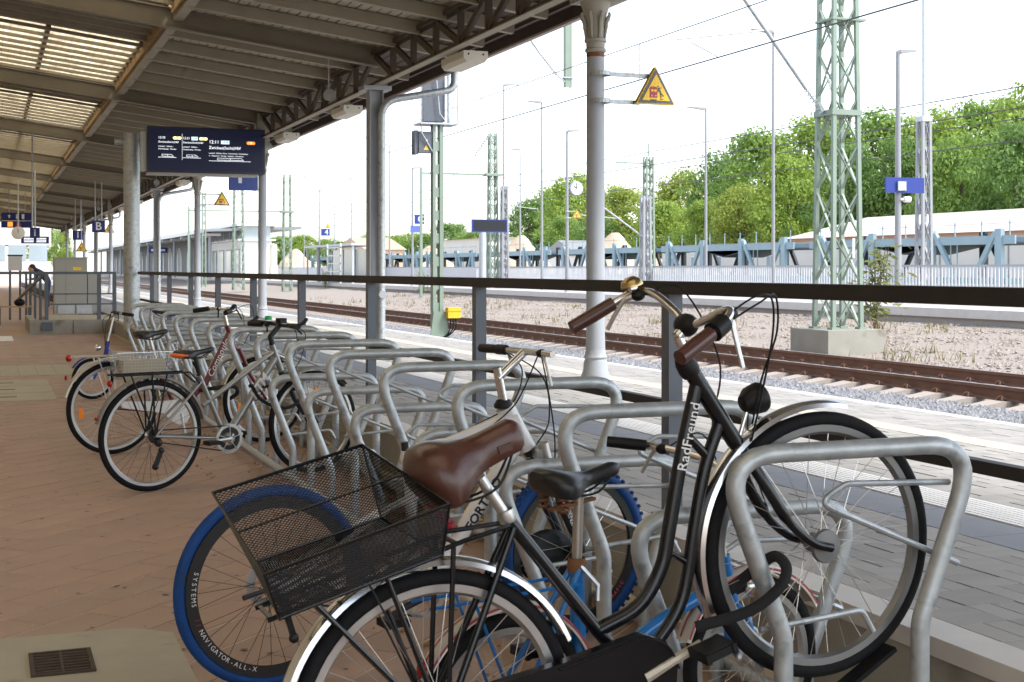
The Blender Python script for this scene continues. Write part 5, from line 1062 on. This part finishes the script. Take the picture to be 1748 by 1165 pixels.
small_mast(490, 298, 17.5, 'green lattice mast left of the numeral 4 sign', .38, GREEN, (-6.0, 362)); small_mast(407, 300, 15.4, 'green lattice mast right of the far lift tower', .5, GREEN); small_mast(348, 330, 15.4, 'thin green mast left of the lift tower', .2, GREEN)
t, Y, zt = small_mast(1107, 268, 27.5, 'slim lattice mast right of the near column among the trees', .3, GREEN); MB().bar((-1.6, 0, zt - .3), (.2, 0, zt - .3), .07).bar((0, 0, zt), (0, 0, zt + .6), .05).build('cross_arm', GREEN, t)
t, Y, zt = small_mast(1577, 202, 23.8, 'light grey lattice mast with tall antenna pole behind the blue sign', .22, LAMPL, None, .0); MB().cyl((0, 0, zt), (0, 0, zt + 7), .05, 10).build('antenna_pole', GALVD, t); MB().cbox((0, 0, zt - .03), (.32, .32, .14)).build('mast_head', GALVD, t)
t, Y, zt = small_mast(1102, 335, 23.0, 'light grey steel mast with stay tube near the slim lattice mast', .24, LAMPL); MB().tube([(0, 0, zt - 1.6), (-2.4, 0, zt + .0)], .03, 8).tube([(-1.2, 0, zt - .85), (-2.6, 0, zt - .75)], .02, 6).build('stay_tube', GALV, t)
t, Y, zt = small_mast(861, 318, 22.6, 'light grey steel mast right of the information board', .22, LAMPL); MB().tube([(0, 0, 3.9), (1.9, 0, 5.4)], .03, 8).tube([(.6, 0, 4.3), (1.7, 0, 4.2)], .02, 6).build('stay_tube', GALV, t)

# ================================================================== FENCE, WAGONS, BUILDINGS, TREES
XF = 23.3
fc = thing('picket_fence', 'pale steel picket fence along the back of the far platform', 'fence', (XF, 0, .48))
zf = 1.02; MB().box((-.025, 20, zf - .05), (.025, 190, zf)).box((-.02, 20, .1), (.02, 190, .14)).build('fence_rails', COLP, fc)
pkm = MB().box((-.012, -.03, .06), (.012, .03, zf - .052)).mesh('picket', COLP); y = 24.; n = 0; pk = MB()
FW = mat('fence_white', (.60, .61, .63), .5, .1, .08, 4); pkm = MB().box((-.012, -.032, .06), (.012, .032, zf - .052)).mesh('picket', FW)
while y < 120:
    if n < 300: link('picket', pkm, fc, (0, y, 0))
    else: pk.box((-.012, y - .032, .06), (.012, y + .032, zf - .052))
    y += .135; n += 1
stuff(pk.build('picket_field', FW, fc))
pl = MB().box((-.03, 66, .02), (-.02, 190, zf - .06)); pl.build('panel_infill', mat('fence_panel', (.56, .57, .59), .6), fc)
def wagon(Y, L, lab):
    X = 38.; w = thing('car_carrier_wagon', lab, 'railway wagon', (X, Y, -.05), 0, 'blue car carrier wagons in the yard'); w.scale = (1, 1, .80)
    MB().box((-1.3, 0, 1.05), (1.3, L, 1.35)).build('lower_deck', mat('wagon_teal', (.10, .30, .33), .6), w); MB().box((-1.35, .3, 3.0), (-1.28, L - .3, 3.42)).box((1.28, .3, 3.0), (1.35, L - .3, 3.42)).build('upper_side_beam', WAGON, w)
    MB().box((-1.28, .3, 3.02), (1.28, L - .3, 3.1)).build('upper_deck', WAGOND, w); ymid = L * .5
    MB().prism([(0, 3.0), (2.4, 2.55), (4.8, 3.0), (4.8, 3.05), (2.4, 2.62), (0, 3.05)], 2.4, Matrix.Translation((1.2, ymid - 2.4, 0)) @ Matrix(((0, 0, -1, 0), (1, 0, 0, 0), (0, 1, 0, 0), (0, 0, 0, 1)))).build('ramp', WAGOND, w)
    for f in (.08, .36, .64, .92):
        for s in (-1, 1):
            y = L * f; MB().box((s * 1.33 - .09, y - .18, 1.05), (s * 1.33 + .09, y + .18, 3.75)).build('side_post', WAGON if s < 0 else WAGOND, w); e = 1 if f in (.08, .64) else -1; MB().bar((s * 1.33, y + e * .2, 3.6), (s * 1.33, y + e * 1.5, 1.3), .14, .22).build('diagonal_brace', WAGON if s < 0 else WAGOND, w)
    for k in range(int(L / 1.6)):
        y = .6 + k * 1.6; MB().box((-1.34, y - .02, 3.42), (-1.30, y + .02, 4.15)).build('stanchion', WAGON, w)
    MB().box((-1.345, .4, 4.0), (-1.32, L - .4, 4.02)).build('guard_cable', WIRE, w)
    for y in (1.6, 3.2, L - 3.2, L - 1.6):
        for s in (-1, 1): MB().lathe([(0, -.06), (.42, -.06), (.42, .06), (0, .06)], 18, (s * .75, y, .48), 'y').build('wheel', WAGOND, w).rotation_euler = (0, 0, 0)
    MB().box((-1.34, L * .25, 1.4), (-1.3, L * .25 + .03, 3.0)).box((-1.34, L * .25 + .4, 1.4), (-1.3, L * .25 + .43, 3.0)).build('ladder', WAGON, w)
y = at(1790, 38.) ; 
for i in range(8): wagon(y, 14.6, f'blue double-deck car carrier wagon, {ORD[i]} from the right'); y += 15.4
struct(MB().box((36.9, 0, -.06), (37.05, 300, .1)).box((38.95, 0, -.06), (39.1, 300, .1)).build('yard_track', RAILB))
def house(name, label, X, Y0_, Y1_, dep_, hz, ridge, wm, rm, wins=True, along=True, cat='building'):
    h = thing(name, label, cat, (X, Y0_, -.05)); L = Y1_ - Y0_; MB().box((0, 0, 0), (dep_, L, hz)).build('wall', wm, h)
    if along: MB().prism([(-.4, hz), (dep_ + .4, hz), (dep_ / 2, hz + ridge)], L + .6, Matrix.Translation((0, L + .3, 0)) @ Matrix.Rotation(R(90), 4, 'X')).build('roof', rm, h)
    else: MB().prism([(-.4, hz), (L + .4, hz), (L / 2, hz + ridge)], dep_ + .6, Matrix.Translation((-.3, 0, 0)) @ Matrix(((0, 0, 1, 0), (1, 0, 0, 0), (0, 1, 0, 0), (0, 0, 0, 1)))).build('roof', rm, h)
    if wins:
        n = max(1, int(L / 3.2))
        for k in range(n):
            yy = (k + .5) * L / n; f = MB().box((-.04, yy - .5, 1.2), (.02, yy + .5, 2.3)).build('window', WHITE, h); MB().box((-.05, yy - .43, 1.27), (-.041, yy - .03, 2.23)).box((-.05, yy + .03, 1.27), (-.041, yy + .43, 2.23)).build('pane', GLASS, f)
    return h
def wall_y(px, X): return at(px, X)
h_ = house('white_shed', 'long low white building behind the wagons at right', 46, at(1800, 46), at(1345, 46), 9, 3.1, .15, SHEDW, SHEDR, False)
MB().box((-.5, 14, 2.3), (-.05, 14.8, 3.0)).build('air_conditioner', WHITE, h_)
for k in range(9): MB().box((-.03, 3 + k * 5.1, 0), (-.001, 3.08 + k * 5.1, 3.05)).build('wall_joint', GREYB, h_)
MB().lathe([(0, -.01), (.26, -.01), (.26, 0)], 14, (-.51, 14.4, 2.65), 'y').build('fan_grille', GREYB, h_)
house('big_shed', 'large shed with pale sloping roof and brick gable behind the white building', 62, at(1850, 62), at(1345, 62), 16, 3.9, 1.9, mat('brick_far', (.42, .24, .16), .85), SHEDR, False)
h_ = house('white_office', 'white site office with windows left of the big green mast', 46, at(1340, 46), at(1130, 46), 6, 3.1, .1, SHEDW, SHEDR, True)
house('small_house', 'small white gabled house with dark roof left of the clock post', 75, at(990, 75), at(925, 75), 7, 3.2, 2.2, WHITE, GREYB, False, False)
h_ = house('conveyor_hall', 'pale elevated hall on a beam right of the letter C sign', 60, at(832, 60), at(755, 60), 5, 5.4, .1, SHEDW, SHEDR, False)
house('brick_house', 'tan gabled house behind the waiting shelter', 70, at(625, 70), at(575, 70), 8, 5.2, 2.6, mat('tan_wall', (.60, .44, .30), .85), mat('tan_roof', (.5, .36, .25), .85), False, False)
def pile(px, py, X, half, label):
    Y = at(px, X); H = zat(py, X, Y) + .05; rr = half * dep(X, Y) / 2350; t = MB(); N, K = 28, 8
    for i in range(K + 1):
        f = i / K
        for k in range(N): a = 2 * math.pi * k / N; r_ = rr * (1 - f) * (1 + .12 * math.sin(3 * a + i) + .05 * random.random()) + .3 * f; t.v.append((r_ * math.cos(a), r_ * math.sin(a) * 1.2, H * (f ** .9) * (1 if f < 1 else .97)))
    for i in range(K):
        for k in range(N): l = (k + 1) % N; t.f.append((i * N + k, i * N + l, (i + 1) * N + l, (i + 1) * N + k))
    t.f.append(tuple(K * N + k for k in range(N))); tag(t.build('sand_pile', SAND, None, True, (X, Y, -.05)), label, 'sand pile', 'sand piles in the yard')
pile(890, 400, 50, 62, 'tallest beige sand pile right of the information board'); pile(1050, 395, 50, 70, 'beige sand pile just right of the near column'); pile(505, 424, 52, 45, 'low sand pile left of the waiting shelter'); pile(735, 418, 52, 55, 'sand pile behind the signal mast'); pile(1120, 440, 47, 60, 'low spread of sand beside the site office')
# waiting shelter, machine, shelf frame on the far platform
XSh = 22.0; Ya = at(625, XSh); Yb2 = at(545, XSh)
st_ = thing('waiting_shelter', 'grey glazed waiting shelter on the far platform', 'shelter', (XSh, Ya, .48)); L = Yb2 - Ya
MB().box((-1.0, -.2, 2.35), (1.1, L + .2, 2.5)).build('roof', GALVD, st_)
for k in range(5): MB().box((-.9, L * k / 4 - .06, 0), (-.78, L * k / 4 + .06, 2.35)).box((.9, L * k / 4 - .06, 0), (1.0, L * k / 4 + .06, 2.35)).build('shelter_post', GALVD, st_)
for k in range(4): MB().box((.94, L * k / 4 + .07, .25), (.96, L * (k + 1) / 4 - .07, 2.2)).build('pane', GLASS, st_)
sf = thing('white_frame_rack', 'white steel frame with crossbars beside the waiting shelter', 'frame', (XSh - 1.4, at(618, XSh), .48)); f_ = MB()
for k in range(5): f_.box((0, 0, .2 + k * .5), (.06, 3.6, .28 + k * .5))
f_.box((0, 0, 0), (.08, .1, 2.5)).box((0, 3.5, 0), (.08, 3.6, 2.5)); f_.build('frame_bars', WHITE, sf)
vm = thing('ticket_machine', 'pale column-shaped machine on the far platform below the lamps', 'machine', (21.6, at(467, 21.6), .48)); MB().box((-.3, -.3, 0), (.3, .3, 1.1)).box((-.22, -.25, 1.1), (.25, .25, 2.6)).lathe([(.3, 2.6), (.26, 2.85), (0, 2.95)], 12).build('machine_body', mat('cream_machine', (.66, .58, .44), .6), vm)
# far canopy building and lift tower
fcn = thing('far_canopy_building', 'grey arched station building with long flat canopy on the far platform', 'building', (19.6, 118, .48)); LC = 150
MB().prism([(-2.4, 4.05), (6, 4.35), (6, 4.6), (-2.4, 4.25)], LC, Matrix.Translation((0, LC, 0)) @ Matrix.Rotation(R(90), 4, 'X')).build('canopy_roof', GREYB, fcn); MB().box((-2.45, -.1, 3.95), (-2.38, LC, 4.3)).build('fascia', WHITE, fcn)
MB().box((1.6, .4, 0), (1.9, LC, 4.1)).build('wall', mat('station_grey', (.20, .20, .21), .7), fcn)
ARG = mat('arch_glass', (.62, .66, .68), .2, 0, .1, 1)
for k in range(17):
    y = 2 + k * 8.4; pts = [(-1.9, 0), (1.9, 0)] + [(1.9 * math.cos(a * math.pi / 10), 1.9 + 1.3 * math.sin(a * math.pi / 10)) for a in range(11)]
    wv = MB().prism(pts, .06, Matrix.Translation((1.53, y + 1.9, .1)) @ Matrix(((0, 0, 1, 0), (1, 0, 0, 0), (0, 1, 0, 0), (0, 0, 0, 1)))).build('arched_window', ARG, fcn)
    for q in (-.9, 0, .9): MB().box((1.49, y + 1.9 + q - .06, .1), (1.528, y + 1.9 + q + .06, 3.2)).build('mullion', GREYB, wv)
for k in range(20): MB().box((-2.0, 2 + k * 7.5, 3.75), (-.6, 2.9 + k * 7.5, 3.95)).build('canopy_light', WHITE, fcn)
for k in range(12): MB().cyl((-1.4, 3 + k * 12, 0), (-1.4, 3 + k * 12, 4.1), .13, 10).build('canopy_column', COLP, fcn)
t, w, h = far_sign(255, 285, 423, 432, 17.6, None, 'blue train sign hung below the far canopy', BLUE, 0); MB().box((-w / 2 + .3, -.01, h * .3), (w / 2 - .3, -.001, h * .7)).build('text_line', WHITE, t); MB().cyl((0, .03, h), (0, .03, h + .5), .03, 6).build('hanger', GALVD, t)
XLt = 21.5; Yl = at(436, XLt); lt = thing('lift_tower', 'pale glazed lift tower beside the far canopy', 'lift tower', (XLt, Yl, .48)); Ll = at(383, XLt) - Yl
MB().box((-1.2, 0, 0), (1.4, Ll, 3.4)).build('wall', WHITE, lt); MB().box((-1.1, .1, 3.4), (1.3, Ll - .1, 4.55)).build('glass_storey', GLASS, lt); MB().box((-1.6, -.4, 4.55), (1.8, Ll + .4, 4.8)).box((-1.5, -.3, 3.3), (1.7, Ll + .3, 3.42)).build('roof', WHITE, lt)
for k in range(6): MB().box((-1.13, .1 + k * (Ll - .3) / 5, 3.42), (-1.09, .22 + k * (Ll - .3) / 5, 4.55)).build('mullion', WHITE, lt)
for k in range(4): f = MB().box((-1.24, .8 + k * Ll / 4, .3), (-1.201, .8 + k * Ll / 4 + Ll / 6, 2.6)).build('window', GREYB, lt); MB().box((-1.26, .95 + k * Ll / 4, .4), (-1.241, .65 + k * Ll / 4 + Ll / 6, 2.5)).build('pane', GLASS, f)
# concourse building closing the view at far left
eb = thing('concourse_building', 'pale glazed building closing the view beyond the canopy', 'building', (-8, 118, 0)); MB().box((0, 0, 0), (13, 8, 2.0)).box((0, 0, 3.3), (13, 8, 9)).build('wall', SHEDW, eb)
for k in range(8): MB().box((k * 1.6 + .1, -.02, 2.0), (k * 1.6 + 1.5, .1, 3.3)).build('pane', GLASS, eb)
bw = thing('shade_wall', 'plain plastered stand-in wall for the unseen station building, added to cut light from the left', 'building', (-5.6, -5, 0)); MB().box((0, 0, 0), (.35, 116, 6)).build('wall', mat('plaster', (.55, .49, .40), .85, 0, .1, 1), bw)  # unseen stand-in wall, added to block light reaching the aisle from the left
# trees
def tree_mesh(seed, h, rx, nclump, nleaf, ls):
    rnd = random.Random(seed); tk = MB(); lf = MB(); th = h * .35
    tk.tube([(0, 0, 0), (rnd.uniform(-.2, .2), rnd.uniform(-.2, .2), th), (rnd.uniform(-.4, .4), rnd.uniform(-.4, .4), h * .75)], [.32, .24, .08], 8); cl = []
    for _ in range(nclump):
        a = rnd.uniform(0, 6.28); u = rnd.uniform(0, 1) ** .5; v = rnd.uniform(-1, 1); zz = h * .60 + v * h * .40; rr = rx * u * math.sqrt(max(.05, 1 - (v * .93) ** 2)) * rnd.uniform(.75, 1.12)
        cl.append(((rr * math.cos(a), rr * math.sin(a), zz), rnd.uniform(.10, .20) * rx * 1.9))
    for c, r in cl[:14]: tk.tube([(0, 0, th * rnd.uniform(.7, 1.5)), (c[0] * .5, c[1] * .5, (th + c[2]) / 2 + .3), c], [.12, .07, .03], 5)
    for c, r in cl:
        for _ in range(nleaf):
            d = Vector((rnd.gauss(0, 1), rnd.gauss(0, 1), rnd.gauss(0, 1))).normalized(); p = Vector(c) + Vector((d.x * r, d.y * r, d.z * r * .72)) * rnd.uniform(.6, 1.05)
            n = (d + Vector((rnd.uniform(-.7, .7), rnd.uniform(-.7, .7), rnd.uniform(-.2, .9)))).normalized(); a = n.orthogonal().normalized(); b = n.cross(a); q = rnd.uniform(0, 6.28); a, b = a * math.cos(q) + b * math.sin(q), b * math.cos(q) - a * math.sin(q); s = ls * rnd.uniform(.6, 1.3)
            lf.quad(p - a * s, p - b * s * .55 + a * s * .1, p + a * s, p + b * s * .6)
    return tk, lf
LM = [leafmat('leaf_bright', (.27, .41, .08), .32), leafmat('leaf_mid', (.215, .36, .085), .32), leafmat('leaf_dark', (.16, .29, .08), .32), leafmat('leaf_yellow', (.30, .40, .085), .32)]
BARK = mat('bark', (.10, .08, .06), .9, 0, .3, 4)
protos = []
for i in range(4):
    tk, lf = tree_mesh(11 + i, 10, 4.2, 110, 120, .17); protos.append((tk.mesh('trunk', BARK), [lf.mesh('crown', m) for m in LM]))
def tree(px, py, X, wpx, ci, label, k):
    Y = at(px, X); H = zat(py, X, Y) + .3; s = H / 10.4; sw = wpx * dep(X, Y) / 2350 / 8.6
    t = thing('leafy_tree', label, 'tree', (X, Y, -.1), random.uniform(0, 6.28), 'trees beyond the yard'); pr = protos[k % 4]
    for nm, me in (('trunk', pr[0]), ('crown', pr[1][ci])): o = link(nm, me, t); o.scale = (sw, sw, s)
TR = [(1780, 152, 88, 210, 0), (1690, 172, 92, 190, 1), (1600, 195, 86, 190, 0), (1500, 195, 92, 200, 1), (1400, 205, 88, 190, 0), (1300, 228, 84, 190, 1), (1240, 262, 90, 150, 2), (1175, 298, 96, 150, 3), (1130, 350, 88, 110, 0), (1060, 322, 92, 130, 3), (985, 300, 98, 130, 0), (945, 325, 104, 110, 1), (905, 345, 98, 90, 2), (1740, 215, 78, 170, 2), (1640, 235, 78, 150, 1), (1545, 240, 80, 150, 2), (1450, 255, 78, 140, 2), (1345, 270, 78, 150, 0), (1270, 320, 78, 120, 3), (1200, 345, 82, 110, 0), (1020, 375, 86, 90, 2), (960, 372, 88, 90, 1)]
for i, (px, py, X, w_, ci) in enumerate(TR):
    k = sorted([a[0] for a in TR], reverse=True).index(px); tree(px, py, X, w_, ci, f'{["bright green", "mid green", "dark green", "yellowish green"][ci]} leafy tree, {ORD[k]} from the right in the tree line', i)
FAR = [(820, 392, 190, 90), (770, 382, 210, 100), (715, 398, 200, 90), (680, 402, 210, 70), (640, 400, 220, 70), (590, 412, 200, 70), (560, 408, 200, 60), (520, 402, 220, 70), (480, 405, 230, 80), (360, 395, 150, 40), (70, 372, 9, 60), (105, 395, 10, 40)]
for i, (px, py, X, w_) in enumerate(FAR): tree(px, py, X, w_, (1, 2, 1, 0)[i % 4], f'small distant tree in the far background, {ORD[len([1 for a in FAR if a[0] > px])]} from the right', i)
# shrubs and weeds
def shrub(X, Y, z, h, w, m, label, n=260, seed=1, nm='sapling'):
    rnd = random.Random(seed); t = thing(nm, label, 'plant', (X, Y, z), 0, 'young plants on the gravel'); s = MB(); l = MB()
    for k in range(9):
        a = rnd.uniform(0, 6.28); e = Vector((math.cos(a) * w * rnd.uniform(.2, .7), math.sin(a) * w * rnd.uniform(.2, .7), h * rnd.uniform(.6, 1.0))); P = smoothpath([(0, 0, 0), (e.x * .3, e.y * .3, e.z * .55), tuple(e)], 6); s.tube(P, .008, 5)
        for _ in range(n // 9):
            p = P[rnd.randrange(3, len(P))] + Vector((rnd.gauss(0, .09), rnd.gauss(0, .09), rnd.gauss(0, .06))) * h; d = Vector((rnd.gauss(0, 1), rnd.gauss(0, 1), rnd.gauss(-.3, .6))).normalized(); b = d.orthogonal().normalized(); q = .055 * h * rnd.uniform(.6, 1.3); l.quad(p, p + d * q - b * q * .25, p + d * q * 2, p + d * q + b * q * .25)
    s.build('stems', BARK, t); l.build('leaves', m, t)
WL = leafmat('weed_leaf', (.16, .20, .035)); WY = leafmat('weed_dry', (.30, .22, .07))
shrub(17.2, at(1493, 17.2), .0, 1.95, .55, WL, 'slender leafy sapling right of the big green mast', 420, 3); shrub(15.6, at(1500, 15.6), -.1, .62, .35, WY, 'dry yellow weeds beside the mast foundation', 200, 4, 'weed')
shrub(20.0, at(555, 20), .12, 1.25, .8, WL, 'pale green bush below the numeral 4 sign', 300, 5); shrub(20.0, at(722, 20), .12, 1.35, .8, WL, 'pale green bush left of the signal mast', 300, 6)
wd_ = MB()
for _ in range(900):
    x = random.uniform(13.4, 20.1); y = 13 + 55 * random.random() ** 1.4; z = gz(x, y); c = random.random()
    if math.sin(x * 1.3 + y * .35) + math.sin(y * .8 - x) < .3: continue
    for k in range(5):
        a = random.uniform(0, 6.28); h = random.uniform(.06, .28); q = Vector((math.cos(a) * h * .5, math.sin(a) * h * .5, h)); b = Vector((-math.sin(a), math.cos(a), 0)) * .012; p = Vector((x + random.gauss(0, .06), y + random.gauss(0, .06), z)); wd_.quad(p - b, p + b, p + q)
o = stuff(wd_.build('weeds', leafmat('weed_mix', (.20, .19, .06)))); tag(o, 'dry and green weeds scattered over the gravel bed', 'weeds')
tag(stuff(stones(250, (1.4, 2.55), (3.3, 12), lambda x, y: .002, .006, .02, mat('dry_leaf', (.30, .15, .05), .9, 0, .5, 9), 'floor_litter', 1.3)), 'dry leaves and crumbs blown under the bike rack', 'litter')

gm = MB(); rg = random.Random(5)
for _ in range(420):
    x, y = rg.uniform(0, 2.5), 4.2 + 22 * rg.random() ** 1.5; r = rg.uniform(.006, .017); n = 7; b = len(gm.v); a0 = rg.random()
    for k in range(n): gm.v.append((x + r * rg.uniform(.7, 1.2) * math.cos(a0 + k * 6.283 / n), y + r * rg.uniform(.7, 1.2) * math.sin(a0 + k * 6.283 / n), .0022))
    gm.f.append(tuple(range(b, b + n)))
tag(stuff(gm.build('gum_spots', mat('gum', (.16, .13, .11), .9))), 'flattened grey gum spots trodden into the brick floor', 'gum spots')
tag(stones(300, (-.1, 2.5), (4.3, 22), lambda x, y: .001, .003, .009, mat('grit', (.42, .36, .28), .9, 0, .5, 9), 'floor_grit', 1.5), 'fine pale grit and crumbs scattered over the brick floor', 'grit')
